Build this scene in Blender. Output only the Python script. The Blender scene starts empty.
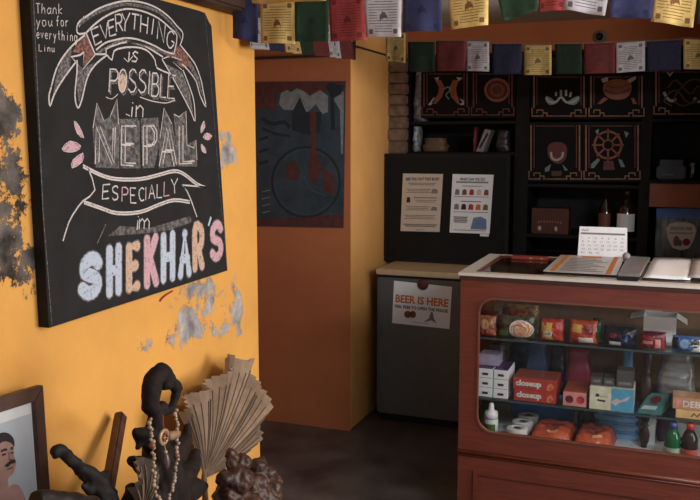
import bpy, bmesh, math, random
from mathutils import Vector, Matrix, noise
random.seed(7)
SC = bpy.context.scene
COL = SC.collection
R = math.radians
# ------------------------------------------------------------------ camera
F_PX = 850.0
YAW, PITCH = R(21.06), R(7.37)
CAM = Vector((0, 0, 1.55))
cd = bpy.data.cameras.new('camera')
cd.sensor_width = 36; cd.sensor_fit = 'HORIZONTAL'; cd.lens = F_PX/700*36
cd.clip_start = .02
cam = bpy.data.objects.new('camera', cd); COL.objects.link(cam)
cam.location = CAM; cam.rotation_euler = (R(90)-PITCH, 0, YAW)
SC.camera = cam
# ------------------------------------------------------------------ light
SC.view_settings.view_transform = 'Standard'
SC.view_settings.look = 'None'
SC.view_settings.gamma = 1.0
SC.view_settings.use_curve_mapping = False
SC.view_settings.exposure = 0.0
wd = bpy.data.worlds.new('daylight'); SC.world = wd; wd.use_nodes = True
wd.node_tree.nodes['Background'].inputs[0].default_value = (.70, .85, 1.0, 1)
wd.node_tree.nodes['Background'].inputs[1].default_value = 0.43
def area(name, loc, target, sx, sy, power, col):
    l = bpy.data.lights.new(name, 'AREA'); l.shape = 'RECTANGLE'; l.size = sx; l.size_y = sy
    l.energy = power; l.color = col
    o = bpy.data.objects.new(name, l); COL.objects.link(o); o.location = loc
    o.rotation_euler = (Vector(target)-Vector(loc)).to_track_quat('-Z', 'Y').to_euler()
    return o
area('doorway_daylight', (2.50, 2.85, 1.25), (-1.5, 2.6, 1.2), 1.5, 1.8, 104, (1.0, .97, .92))
area('added_fill_light', (1.05, 1.50, 2.075), (-.05, 3.3, .75), 1.1, .12, 28, (.90, .95, 1.0))  # added fill light for the counter, not a lamp of the shop

# ------------------------------------------------------------------ helpers
F0 = Vector((-math.sin(YAW), math.cos(YAW), 0)); RT = Vector((math.cos(YAW), math.sin(YAW), 0))
FW = F0*math.cos(PITCH) + Vector((0, 0, -math.sin(PITCH))); UP = Vector((0, 0, math.cos(PITCH))) + F0*math.sin(PITCH)
def P(px, py, ax, v):
    """the point of the world plane ax = v that a photo pixel looks at"""
    d = FW + RT*((px-350)/F_PX) + UP*((250-py)/F_PX)
    i = 'xyz'.index(ax)
    return CAM + d*((v-CAM[i])/d[i])
def PL(px, py, o, n):
    d = FW + RT*((px-350)/F_PX) + UP*((250-py)/F_PX)
    return CAM + d*((o-CAM).dot(n)/d.dot(n))
def lin(c):
    return tuple((x/255/12.92 if x/255 <= .04045 else ((x/255+.055)/1.055)**2.4) for x in c)
MATS = {}
def mat(name, rgb, rough=.6, metal=0, var=.15, scale=30, bump=0, spec=.5, rgb2=None, coat=0, stretch=None, detail=4):
    if name in MATS: return MATS[name]
    m = bpy.data.materials.new(name); m.use_nodes = True; MATS[name] = m
    N, L = m.node_tree.nodes, m.node_tree.links
    b = N['Principled BSDF']
    b.inputs['Roughness'].default_value = rough; b.inputs['Metallic'].default_value = metal
    b.inputs['Specular IOR Level'].default_value = spec; b.inputs['Coat Weight'].default_value = coat
    c1 = lin(rgb); c2 = lin(rgb2) if rgb2 else tuple(x*(1-var) for x in c1)
    if not rgb2: c1 = tuple(min(1, x*(1+var*.6)) for x in c1)
    tc = N.new('ShaderNodeTexCoord'); mp = N.new('ShaderNodeMapping'); nz = N.new('ShaderNodeTexNoise')
    nz.inputs['Scale'].default_value = scale; nz.inputs['Detail'].default_value = detail
    if stretch: mp.inputs['Scale'].default_value = stretch
    cr = N.new('ShaderNodeValToRGB')
    cr.color_ramp.elements[0].position = .32; cr.color_ramp.elements[1].position = .68
    cr.color_ramp.elements[0].color = (*c2, 1); cr.color_ramp.elements[1].color = (*c1, 1)
    L.new(tc.outputs['Object'], mp.inputs[0]); L.new(mp.outputs[0], nz.inputs['Vector'])
    L.new(nz.outputs['Fac'], cr.inputs[0]); L.new(cr.outputs[0], b.inputs['Base Color'])
    if bump:
        bp = N.new('ShaderNodeBump'); bp.inputs['Strength'].default_value = bump; bp.inputs['Distance'].default_value = .01
        L.new(nz.outputs['Fac'], bp.inputs['Height']); L.new(bp.outputs[0], b.inputs['Normal'])
    return m
def clear(name, tint=(1, 1, 1), refl=.08, rough=.02, boost=1.0):
    """clear glass or film: sees through, with a Fresnel reflection"""
    if name in MATS: return MATS[name]
    m = bpy.data.materials.new(name); m.use_nodes = True; MATS[name] = m
    N, L = m.node_tree.nodes, m.node_tree.links
    N.remove(N['Principled BSDF'])
    t = N.new('ShaderNodeBsdfTransparent'); t.inputs[0].default_value = (*tint, 1)
    g = N.new('ShaderNodeBsdfGlossy'); g.inputs['Roughness'].default_value = rough
    lw = N.new('ShaderNodeLayerWeight'); lw.inputs[0].default_value = .5
    pw = N.new('ShaderNodeMath'); pw.operation = 'POWER'; pw.inputs[1].default_value = 5; L.new(lw.outputs['Facing'], pw.inputs[0])
    ml = N.new('ShaderNodeMath'); ml.operation = 'MULTIPLY_ADD'; ml.inputs[1].default_value = .9; ml.inputs[2].default_value = .04*boost
    L.new(pw.outputs[0], ml.inputs[0])
    mx = N.new('ShaderNodeMixShader'); L.new(ml.outputs[0], mx.inputs[0])
    L.new(t.outputs[0], mx.inputs[1]); L.new(g.outputs[0], mx.inputs[2]); L.new(mx.outputs[0], N['Material Output'].inputs[0])
    return m

ROOT_LOC = {}
class MB:
    def __init__(s): s.bm = bmesh.new()
    def quad(s, *ps):
        s.bm.faces.new([s.bm.verts.new(p) for p in ps]); return s
    def poly(s, pts):
        s.bm.faces.new([s.bm.verts.new(p) for p in pts]); return s
    def hexa(s, p):                                   # 8 points: bottom loop then top loop
        v = [s.bm.verts.new(q) for q in p]
        for f in ((3, 2, 1, 0), (4, 5, 6, 7), (0, 1, 5, 4), (1, 2, 6, 5), (2, 3, 7, 6), (3, 0, 4, 7)):
            s.bm.faces.new([v[i] for i in f])
        return s
    def box(s, x0, x1, y0, y1, z0, z1):
        return s.hexa([(x0, y0, z0), (x1, y0, z0), (x1, y1, z0), (x0, y1, z0), (x0, y0, z1), (x1, y0, z1), (x1, y1, z1), (x0, y1, z1)])
    def obox(s, c, u, v, w, su, sv, sw):              # oriented box, centre and half sizes
        c = Vector(c); q = []
        for k in (-1, 1):
            for a, b in ((-1, -1), (1, -1), (1, 1), (-1, 1)):
                q.append(c + u*a*su + v*b*sv + w*k*sw)
        return s.hexa(q)
    def slab(s, pts, d):                              # polygon extruded by vector d
        a = [s.bm.verts.new(p) for p in pts]; b = [s.bm.verts.new(Vector(p)+d) for p in pts]
        s.bm.faces.new(a[::-1]); s.bm.faces.new(b)
        n = len(a)
        for i in range(n): s.bm.faces.new((a[i], a[(i+1) % n], b[(i+1) % n], b[i]))
        return s
    def tube(s, pts, rad, seg=8, smooth=0, cap=True, jit=0):
        pts = [Vector(p) for p in pts]
        rad = [rad]*len(pts) if isinstance(rad, (int, float)) else list(rad)
        if smooth: pts, rad = crom(pts, smooth, rad)
        rings = []
        t0 = (pts[1]-pts[0]).normalized()
        nrm = t0.orthogonal().normalized()
        for i, p in enumerate(pts):
            t = (pts[min(i+1, len(pts)-1)]-pts[max(i-1, 0)]).normalized()
            nrm = (nrm - t*nrm.dot(t)).normalized(); bn = t.cross(nrm)
            ring = []
            for k in range(seg):
                a = 2*math.pi*k/seg
                r = rad[i]*(1+jit*noise.noise(p*38+Vector((math.cos(a), math.sin(a), 0))*1.3))
                ring.append(s.bm.verts.new(p + nrm*math.cos(a)*r + bn*math.sin(a)*r))
            rings.append(ring)
        for a, b in zip(rings, rings[1:]):
            for k in range(seg): s.bm.faces.new((a[k], a[(k+1) % seg], b[(k+1) % seg], b[k]))
        if cap: s.bm.faces.new(rings[0][::-1]); s.bm.faces.new(rings[-1])
        return s
    def lathe(s, c, prof, seg=20, axis=Vector((0, 0, 1))):
        c = Vector(c); u = axis.orthogonal().normalized(); v = axis.cross(u)
        rings = []
        for r, h in prof:
            rings.append([s.bm.verts.new(c + axis*h + (u*math.cos(2*math.pi*k/seg)+v*math.sin(2*math.pi*k/seg))*max(r, 1e-5)) for k in range(seg)])
        for a, b in zip(rings, rings[1:]):
            for k in range(seg): s.bm.faces.new((a[k], a[(k+1) % seg], b[(k+1) % seg], b[k]))
        s.bm.faces.new(rings[0][::-1]); s.bm.faces.new(rings[-1]); return s
    def ball(s, c, r, seg=10, sc=(1, 1, 1)):
        bmesh.ops.create_uvsphere(s.bm, u_segments=seg, v_segments=max(4, seg*2//3), radius=r,
                                  matrix=Matrix.Translation(Vector(c)) @ Matrix.Diagonal((*sc, 1)))
        return s
    def ribbon(s, pts, w, n, smooth=0, closed=False):  # a flat stroke of width w lying on a plane of normal n
        pts = [Vector(p) for p in pts]
        if smooth and len(pts) > 2: pts, _ = crom(pts, smooth, [0]*len(pts), closed)
        if closed: pts = pts + [pts[0]]
        L = []
        for i, p in enumerate(pts):
            if closed and i in (0, len(pts)-1): t = pts[1]-pts[-2]
            else: t = pts[min(i+1, len(pts)-1)]-pts[max(i-1, 0)]
            if t.length < 1e-9: t = Vector((0, 0, 1))
            sd = n.cross(t.normalized()).normalized()*w*.5
            L.append((s.bm.verts.new(p+sd), s.bm.verts.new(p-sd)))
        for (a, b), (c, d) in zip(L, L[1:]): s.bm.faces.new((a, b, d, c))
        return s
    def disc(s, c, u, v, r, seg=20, rv=None):
        rv = rv or r
        return s.poly([Vector(c)+u*math.cos(2*math.pi*k/seg)*r+v*math.sin(2*math.pi*k/seg)*rv for k in range(seg)])
    def clusters(s):
        """groups of loose islands that lie well apart from each other"""
        s.bm.verts.ensure_lookup_table(); s.bm.verts.index_update()
        seen = [-1]*len(s.bm.verts); isl = []
        for v in s.bm.verts:
            if seen[v.index] >= 0: continue
            st = [v]; seen[v.index] = len(isl); cur = []
            while st:
                q = st.pop(); cur.append(q)
                for e in q.link_edges:
                    w = e.other_vert(q)
                    if seen[w.index] < 0: seen[w.index] = len(isl); st.append(w)
            isl.append(cur)
        n = len(isl)
        if n < 2 or n > 700: return [isl] if n else []
        bx = [([min(v.co[i] for v in c) for i in range(3)], [max(v.co[i] for v in c) for i in range(3)]) for c in isl]
        sz = [max(h[i]-l[i] for i in range(3)) for l, h in bx]
        par = list(range(n))
        def f(i):
            while par[i] != i: par[i] = par[par[i]]; i = par[i]
            return i
        for i in range(n):
            for j in range(i):
                g = math.sqrt(sum(max(0, bx[i][0][k]-bx[j][1][k], bx[j][0][k]-bx[i][1][k])**2 for k in range(3)))
                if g <= max(.02, .5*max(sz[i], sz[j]))*.999: par[f(i)] = f(j)
        gr = {}
        for i in range(n): gr.setdefault(f(i), []).append(isl[i])
        return list(gr.values())
    def build(s, name, m, parent=None, smooth=False, bevel=0, normals=True, post=None):
        bm = s.bm
        if parent is not None:
            cl = s.clusters()
            if 1 < len(cl) <= 90:
                o = None
                for g in cl:
                    t = MB(); mp = {}
                    vs = [v for c in g for v in c]
                    for v in vs: mp[v] = t.bm.verts.new(v.co)
                    for fc in {fc for v in vs for fc in v.link_faces}: t.bm.faces.new([mp[v] for v in fc.verts])
                    o = t.build1(name, m, parent, smooth, bevel, normals)
                bm.free(); return o
        return s.build1(name, m, parent, smooth, bevel, normals)
    def build1(s, name, m, parent=None, smooth=False, bevel=0, normals=True):
        bm = s.bm
        if normals: bmesh.ops.recalc_face_normals(bm, faces=bm.faces)
        if bevel: bmesh.ops.bevel(bm, geom=list(bm.edges), offset=bevel, segments=2, affect='EDGES', clamp_overlap=True)
        if parent is not None: bm.transform(Matrix.Translation(-ROOT_LOC[parent.name]))
        me = bpy.data.meshes.new(name); bm.to_mesh(me); bm.free()
        me.materials.append(m)
        if smooth:
            for p in me.polygons: p.use_smooth = True
        o = bpy.data.objects.new(name, me); COL.objects.link(o)
        if parent is not None: o.parent = parent; ROOT_LOC[o.name] = ROOT_LOC[parent.name]
        else: ROOT_LOC[o.name] = Vector((0, 0, 0))
        return o
def center_origin(o, c=None):
    """put a parentless mesh's origin at its base"""
    vs = [v.co for v in o.data.vertices]
    lo = Vector([min(v[i] for v in vs) for i in range(3)]); hi = Vector([max(v[i] for v in vs) for i in range(3)])
    c = c or Vector(((lo.x+hi.x)/2, (lo.y+hi.y)/2, lo.z))
    o.data.transform(Matrix.Translation(-c)); o.location = c; ROOT_LOC[o.name] = Vector(c)
def crom(pts, n, rad, closed=False):
    out, ro = [], []
    N = len(pts)
    for i in range(N if closed else N-1):
        g = (lambda k: pts[k % N]) if closed else (lambda k: pts[max(0, min(N-1, k))])
        p0, p1, p2, p3 = g(i-1), g(i), g(i+1), g(i+2)
        for k in range(n):
            t = k/n
            out.append(.5*((2*p1)+(p2-p0)*t+(2*p0-5*p1+4*p2-p3)*t*t+(3*p1-p0-3*p2+p3)*t**3))
            ro.append(rad[i]*(1-t)+rad[(i+1) % N]*t)
    if not closed: out.append(pts[-1]); ro.append(rad[-1])
    return out, ro
def tag(o, label, cat, group=None, kind=None):
    o['label'] = label; o['category'] = cat
    if group: o['group'] = group
    if kind: o['kind'] = kind
    return o
def thing(name, loc, label, cat, group=None):
    o = bpy.data.objects.new(name, None); COL.objects.link(o); o.location = loc; o.empty_display_size = .05
    ROOT_LOC[o.name] = Vector(loc)
    return tag(o, label, cat, group)
def struct(mb, name, m, **k):
    o = mb.build(name, m, **k); o['kind'] = 'structure'; return o
X, Y, Z = Vector((1, 0, 0)), Vector((0, 1, 0)), Vector((0, 0, 1))
def bake(o, voxel=None, disp=0, dscale=30, smooth=True):
    """fuse overlapping branches into one skin and roughen it"""
    if voxel:
        md = o.modifiers.new('r', 'REMESH'); md.mode = 'VOXEL'; md.voxel_size = voxel
        dg = bpy.context.evaluated_depsgraph_get(); dg.update()
        me = bpy.data.meshes.new_from_object(o.evaluated_get(dg)); o.modifiers.clear()
        mm = o.data.materials[0]; o.data = me; me.name = o.name
        if not me.materials: me.materials.append(mm)
    me = o.data
    if disp:
        me.update()
        ns = [v.normal.copy() for v in me.vertices]
        for v, n in zip(me.vertices, ns):
            v.co += n*disp*(noise.noise(v.co*dscale)+.5*noise.noise(v.co*dscale*2.3))
    for p in me.polygons: p.use_smooth = smooth
def text(name, s, c, u, v, w, h, m, parent, bold=0.0, lift=.0006, curve=0):
    """printed lettering: centre c, reading direction u, up v, fitted to w x h"""
    cu = bpy.data.curves.new('t', 'FONT'); cu.body = s; cu.offset = bold; cu.resolution_u = 2
    cu.align_x = 'CENTER'; cu.space_line = .9
    to = bpy.data.objects.new('t', cu); COL.objects.link(to)
    dg = bpy.context.evaluated_depsgraph_get(); dg.update()
    me = bpy.data.meshes.new_from_object(to.evaluated_get(dg))
    bpy.data.objects.remove(to); bpy.data.curves.remove(cu)
    xs = [q.co.x for q in me.vertices]; ys = [q.co.y for q in me.vertices]
    x0, x1, y0, y1 = min(xs), max(xs), min(ys), max(ys)
    n = u.cross(v).normalized(); c = Vector(c) + n*lift - ROOT_LOC[parent.name]
    for q in me.vertices:
        a = (q.co.x-x0)/(x1-x0)-.5; b = (q.co.y-y0)/(y1-y0)-.5
        q.co = c + u*a*w + v*(b*h + curve*(0.25-a*a)*h)
    me.materials.clear(); me.materials.append(m); me.name = name
    o = bpy.data.objects.new(name, me); COL.objects.link(o); o.parent = parent; ROOT_LOC[o.name] = ROOT_LOC[parent.name]
    return o

def scribble(name, c, u, v, w, h, m, parent, n=9, lift=.0008):
    """an illegible line of print: a small zigzag stroke"""
    nn = u.cross(v).normalized(); b = MB()
    b.ribbon([Vector(c)+nn*lift+u*(i/n-.5)*w+v*h*.5*(1 if i % 2 else -1)*random.uniform(.5, 1) for i in range(n+1)], h*.35, nn)
    b.build1(name, m, parent, normals=False)
# single-stroke hand lettering, unit box, y up
def arc(cx, cy, rx, ry, a0, a1, n=8):
    return [(cx+rx*math.cos(R(a0+(a1-a0)*i/n)), cy+ry*math.sin(R(a0+(a1-a0)*i/n))) for i in range(n+1)]
GL = {
 'A': [[(0, 0), (.5, 1), (1, 0)], [(.2, .38), (.8, .38)]],
 'B': [[(0, 0), (0, 1)], [(0, 1), (.6, 1), (.8, .88), (.8, .65), (.6, .53), (0, .53)], [(.6, .53), (.95, .4), (.95, .15), (.7, 0), (0, 0)]],
 'C': [arc(.5, .5, .5, .5, 50, 310)], 'E': [[(1, 1), (0, 1), (0, 0), (1, 0)], [(0, .52), (.8, .52)]],
 'F': [[(1, 1), (0, 1), (0, 0)], [(0, .52), (.8, .52)]],
 'G': [arc(.5, .5, .5, .5, 50, 330)+[(1, .45), (.6, .45)]], 'H': [[(0, 0), (0, 1)], [(1, 0), (1, 1)], [(0, .5), (1, .5)]],
 'I': [[(.5, 0), (.5, 1)]], 'K': [[(0, 0), (0, 1)], [(.95, 1), (0, .42)], [(.28, .58), (1, 0)]], 'L': [[(0, 1), (0, 0), (1, 0)]],
 'N': [[(0, 0), (0, 1), (1, 0), (1, 1)]], 'O': [arc(.5, .5, .5, .5, 90, 450, 12)],
 'P': [[(0, 0), (0, 1), (.7, 1), (1, .86), (1, .64), (.7, .5), (0, .5)]],
 'R': [[(0, 0), (0, 1), (.7, 1), (.95, .86), (.95, .64), (.7, .5), (0, .5)], [(.45, .5), (1, 0)]],
 'S': [[(.95, .85), (.75, .98), (.4, 1), (.08, .85), (.1, .62), (.45, .52), (.85, .42), (1, .22), (.8, .04), (.4, 0), (.02, .14)]],
 'T': [[(0, 1), (1, 1)], [(.5, 1), (.5, 0)]], 'V': [[(0, 1), (.5, 0), (1, 1)]], 'Y': [[(0, 1), (.5, .5), (1, 1)], [(.5, .5), (.5, 0)]],
 'a': [arc(.45, .3, .4, .3, 40, 400, 10), [(.86, .6), (.86, .1), (1, 0)]], 'e': [[(.1, .32), (.9, .34)]+arc(.5, .3, .42, .3, 8, 320)],
 'f': [[(.85, .95), (.55, 1), (.4, .8), (.4, 0)], [(.1, .55), (.8, .55)]], 'g': [arc(.45, .3, .4, .3, 40, 400, 10), [(.86, .6), (.86, -.2), (.5, -.4), (.1, -.25)]],
 'h': [[(.1, 0), (.1, 1)], [(.1, .4), (.45, .6), (.8, .5), (.85, 0)]], 'i': [[(.5, 0), (.5, .6)], [(.5, .8), (.52, .86)]],
 'k': [[(.1, 0), (.1, 1)], [(.8, .6), (.1, .25), (.9, 0)]], 'm': [[(.05, 0), (.05, .6)], [(.05, .4), (.3, .6), (.5, .4), (.5, 0)], [(.5, .4), (.75, .6), (.95, .4), (.95, 0)]],
 'n': [[(.1, 0), (.1, .6)], [(.1, .4), (.5, .62), (.85, .45), (.85, 0)]],
 'o': [arc(.5, .3, .42, .3, 90, 450, 10)], 'r': [[(.2, 0), (.2, .6)], [(.2, .35), (.5, .58), (.85, .55)]],
 's': [[(.85, .52), (.5, .62), (.2, .5), (.45, .33), (.8, .2), (.6, .02), (.1, .06)]],
 't': [[(.45, .95), (.45, .1), (.75, 0)], [(.1, .62), (.85, .62)]], 'u': [[(.1, .6), (.12, .15), (.4, 0), (.8, .15), (.85, .6)], [(.85, .2), (.95, 0)]],
 'v': [[(.1, .6), (.45, 0), (.85, .6)]], 'y': [[(.1, .6), (.45, .05)], [(.9, .6), (.3, -.4)]],
 "'": [[(.5, 1), (.3, .72)]], ' ': [],
}
class Board:
    """draws flat strokes on a plane, in photo pixels"""
    def __init__(s, o, n): s.o, s.n = Vector(o), Vector(n).normalized()
    def at(s, px, py, lift=0): return PL(px, py, s.o+s.n*lift, s.n)
    def stroke(s, mb, pts, w, smooth=0, lift=.001, closed=False):
        mb.ribbon([s.at(x, y, lift) for x, y in pts], w, s.n, smooth, closed)
    def fill(s, mb, pts, lift=.0008, smooth=0):
        q = [s.at(x, y, lift) for x, y in pts]
        if smooth: q, _ = crom(q, smooth, [0]*len(q), True)
        mb.poly(q)
    def glyph(s, mb, ch, bl, u, v, w, lift=.001, smooth=0, wob=0):
        for i, st in enumerate(GL[ch]):
            s.stroke(mb, [(bl[0]+u[0]*a+v[0]*b+random.uniform(-wob, wob), bl[1]+u[1]*a+v[1]*b+random.uniform(-wob, wob)) for a, b in st], w, smooth, lift+i*.00015)
    def word(s, mb, txt, bl, adv, v, w, gap=.28, lift=.001, wob=0):
        n = len(txt)
        for i, ch in enumerate(txt):
            b = (bl[0]+adv[0]*i, bl[1]+adv[1]*i)
            s.glyph(mb, ch, b, (adv[0]*(1-gap), adv[1]*(1-gap)), v, w, lift, 0, wob)

# ------------------------------------------------------------------ materials
def wall_paint(name, rgb, peel=(), rgb_peel=(112, 104, 100), mottled=.10):
    m = bpy.data.materials.new(name); m.use_nodes = True
    N, L = m.node_tree.nodes, m.node_tree.links
    b = N['Principled BSDF']; b.inputs['Roughness'].default_value = .75; b.inputs['Specular IOR Level'].default_value = .25
    geo = N.new('ShaderNodeNewGeometry')
    def nz(scale, det=5, rough=.6):
        n = N.new('ShaderNodeTexNoise'); n.inputs['Scale'].default_value = scale; n.inputs['Detail'].default_value = det
        n.inputs['Roughness'].default_value = rough
        L.new(geo.outputs['Position'], n.inputs['Vector']); return n
    def ramp(src, p0, p1, c0, c1):
        r = N.new('ShaderNodeValToRGB'); e = r.color_ramp.elements
        e[0].position, e[1].position = p0, p1; e[0].color, e[1].color = c0, c1
        L.new(src, r.inputs[0]); return r.outputs[0]
    def math_(op, a, bb):
        n = N.new('ShaderNodeMath'); n.operation = op
        for i, q in enumerate((a, bb)):
            if q is None: continue
            if isinstance(q, (int, float)): n.inputs[i].default_value = q
            else: L.new(q, n.inputs[i])
        return n.outputs[0]
    c = lin(rgb)
    n1 = nz(3.2)
    base = ramp(n1.outputs['Fac'], .3, .7, (*[x*(1-mottled) for x in c], 1), (*[min(1, x*(1+mottled*.6)) for x in c], 1))
    n2 = nz(26, 6)
    if peel:
        tot = None
        for (cx, cy, cz, ry, rz, amt) in peel:
            mp = N.new('ShaderNodeMapping'); mp.vector_type = 'POINT'
            mp.inputs['Location'].default_value = (-cx*1.0/.3, -cy/ry, -cz/rz)
            mp.inputs['Scale'].default_value = (1/.3, 1/ry, 1/rz)
            L.new(geo.outputs['Position'], mp.inputs[0])
            ln = N.new('ShaderNodeVectorMath'); ln.operation = 'LENGTH'; L.new(mp.outputs[0], ln.inputs[0])
            mr = N.new('ShaderNodeMapRange'); mr.inputs[1].default_value = 1.15; mr.inputs[2].default_value = .2
            mr.inputs[3].default_value = 0; mr.inputs[4].default_value = amt
            L.new(ln.outputs['Value'], mr.inputs[0])
            tot = mr.outputs[0] if tot is None else math_('MAXIMUM', tot, mr.outputs[0])
        n3 = nz(16, 10, .76)
        s = math_('ADD', tot, n3.outputs['Fac'])
        mask = ramp(s, .80, .825, (0, 0, 0, 1), (1, 1, 1, 1))
        n4 = nz(14, 6)
        pd = ramp(n4.outputs['Fac'], .38, .66, (*lin((48, 43, 39)), 1), (*lin((120, 111, 104)), 1))
        pl_ = ramp(n4.outputs['Fac'], .34, .62, (*lin((120, 114, 112)), 1), (*lin((190, 184, 182)), 1))
        sx_ = N.new('ShaderNodeSeparateXYZ'); L.new(geo.outputs['Position'], sx_.inputs[0])
        my = N.new('ShaderNodeMapRange'); my.inputs[1].default_value = 1.75; my.inputs[2].default_value = 2.0; L.new(sx_.outputs['Y'], my.inputs[0])
        m2 = N.new('ShaderNodeMixRGB'); L.new(my.outputs[0], m2.inputs[0]); L.new(pd, m2.inputs[1]); L.new(pl_, m2.inputs[2]); pc = m2.outputs[0]
        mx = N.new('ShaderNodeMixRGB'); L.new(mask, mx.inputs[0]); L.new(base, mx.inputs[1]); L.new(pc, mx.inputs[2])
        base = mx.outputs[0]
        bp2 = N.new('ShaderNodeBump'); bp2.invert = True; bp2.inputs['Strength'].default_value = .5; bp2.inputs['Distance'].default_value = .004
        L.new(mask, bp2.inputs['Height'])
    bp = N.new('ShaderNodeBump'); bp.inputs['Strength'].default_value = .12; bp.inputs['Distance'].default_value = .01
    L.new(n2.outputs['Fac'], bp.inputs['Height'])
    if peel: L.new(bp2.outputs[0], bp.inputs['Normal'])
    L.new(bp.outputs[0], b.inputs['Normal']); L.new(base, b.inputs['Base Color'])
    MATS[name] = m; return m

XW = -1.58                     # the yellow wall's face
YE, YP = 3.055, 4.11            # where it ends, where it goes on behind the passage
def wp(px, py): return P(px, py, 'x', XW)
peel = []
for px, py, dx, dy, amt in ((0, 115, 40, 60, .42), (0, 190, 52, 90, .40), (4, 245, 44, 70, .40), (28, 270, 26, 70, .36), (200, 310, 56, 46, .32), (190, 326, 34, 30, .42), (236, 310, 12, 52, .42),
                            (228, 150, 16, 40, .42), (195, 290, 44, 22, .36), (146, 346, 14, 14, .36), (222, 330, 26, 20, .36)):
    a = wp(px, py); bq = wp(px+dx, py); cq = wp(px, py+dy)
    peel.append((XW, a.y, a.z, abs(bq.y-a.y), abs(cq.z-a.z), amt))
M_wall = wall_paint('yellow_plaster', (231, 168, 86), peel)
M_orange = wall_paint('orange_plaster', (232, 170, 100))
M_piershade = wall_paint('shaded_orange_plaster', (190, 112, 72))  # the pier front's shade is put into this darker orange
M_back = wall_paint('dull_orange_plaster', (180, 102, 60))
M_ceil = wall_paint('grey_ceiling_paint', (196, 190, 180))
M_floor = mat('dark_cement', (90, 85, 84), .28, var=.5, scale=5, bump=.15, detail=8)
M_brick = mat('brown_brick', (128, 104, 86), .85, var=.35, scale=25, bump=.6)
M_beam = mat('dark_beam_wood', (66, 40, 30), .7, var=.4, scale=8, stretch=(6, 1, 6), bump=.3)
M_blackboard = mat('blackboard_paint', (37, 36, 37), .8, var=.22, scale=14, spec=.25)
M_darkedge = mat('board_edge', (28, 24, 22), .8)
def chalk(name, rgb, cov=.55, scale=160):
    m = bpy.data.materials.new(name); m.use_nodes = True; MATS[name] = m
    N, L = m.node_tree.nodes, m.node_tree.links
    b = N['Principled BSDF']; b.inputs['Roughness'].default_value = .95; b.inputs['Specular IOR Level'].default_value = .1
    tc = N.new('ShaderNodeTexCoord'); nz = N.new('ShaderNodeTexNoise'); nz.inputs['Scale'].default_value = scale; nz.inputs['Detail'].default_value = 3
    cr = N.new('ShaderNodeValToRGB'); e = cr.color_ramp.elements
    e[0].position = max(0, .62-cov*.5); e[1].position = max(.05, .82-cov*.5)
    c = lin(rgb); d = lin((44, 42, 42))
    e[0].color = (*[a*.72+q*.28 for a, q in zip(d, c)], 1); e[1].color = (*c, 1)
    L.new(tc.outputs['Object'], nz.inputs['Vector']); L.new(nz.outputs['Fac'], cr.inputs[0]); L.new(cr.outputs[0], b.inputs['Base Color'])
    return m
C_white = chalk('white_chalk', (208, 198, 194), .72)
C_faint = chalk('faint_chalk', (136, 130, 128), .36, 110)
C_smudge = chalk('smudged_chalk', (118, 112, 110), .42, 60)
C_red = chalk('red_chalk', (150, 104, 96), .42, 110)
C_pink = chalk('pink_chalk', (206, 164, 172), .72, 120)
C_blue = chalk('pale_blue_chalk', (186, 196, 212), .74, 120)
C_peach = chalk('peach_chalk', (204, 172, 150), .72, 120)
M_wood = mat('red_brown_wood', (114, 55, 40), .38, var=.22, scale=9, stretch=(1, 1, 14), coat=.15)
M_wood2 = mat('red_brown_wood_moulding', (108, 52, 38), .35, var=.2, scale=9, stretch=(1, 8, 8), coat=.2)
M_dkwood = mat('dark_shelf_wood', (24, 18, 17), .7, spec=.25, var=.3, scale=10, stretch=(6, 1, 1))
M_black = mat('matte_black', (24, 23, 24), .65, spec=.3)
M_lam = mat('cream_laminate', (214, 206, 196), .4, var=.06)
M_paper = mat('white_paper', (238, 239, 244), .8, var=.04)
M_paper2 = mat('ivory_paper', (206, 192, 176), .8, var=.05)
M_ink = mat('dark_ink', (48, 44, 46), .8); M_greyink = mat('grey_ink', (130, 124, 122), .8)
M_orangeink = mat('orange_ink', (206, 120, 44), .8); M_blueink = mat('blue_ink', (110, 136, 170), .8); M_redink = mat('red_ink', (170, 60, 56), .8)
M_brownink = mat('brown_ink', (128, 78, 56), .8)
M_glass = clear('clear_glass', (.98, .99, .985))
M_shelfglass = clear('shelf_glass', (.86, .91, .89))
M_edge = mat('glass_shelf_edge', (66, 78, 80), .3)
M_white = mat('white_card', (242, 242, 246), .6, var=.05)
M_silver = mat('silver_film', (176, 178, 186), .3, metal=.2, var=.6, scale=40, bump=.9)

# ------------------------------------------------------------------ the room
XR, YB = 2.3, 5.2
ZC = P(487, 24.5, 'y', 4.80).z
struct(MB().box(-3.3, XR+.2, -1.6, YB+.2, -.12, 0), 'floor', M_floor)
struct(MB().box(-3.3, XR+.2, -1.4, YB+.2, ZC, ZC+.12), 'ceiling', M_ceil)
struct(MB().box(XW-.16, XW, -1.4, YE, 0, ZC), 'wall_left', M_wall)
struct(MB().box(-3.1, XW, YP, YB, 0, ZC), 'wall_pier', M_orange, bevel=.008)
struct(MB().box(.14, XR, 3.86, 3.96, 0, ZC), 'wall_light_blocker', M_orange)  # added unseen wall that keeps the side light off the back shelves
struct(MB().box(-3.1, XW, YP-.003, YP, 0, ZC), 'wall_pier_front_shade', M_piershade)  # thin slab added to carry the shaded colour over the pier
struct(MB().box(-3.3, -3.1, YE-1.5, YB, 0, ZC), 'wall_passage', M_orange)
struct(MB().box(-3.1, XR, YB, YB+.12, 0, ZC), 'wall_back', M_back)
b = MB(); b.box(XR, XR+.12, 3.6, YB, 0, ZC); b.box(XR, XR+.12, 1.8, 3.6, 2.14, ZC); b.box(XR, XR+.12, -1.4, 1.8, 0, ZC)
struct(b, 'wall_right', M_orange)
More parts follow.
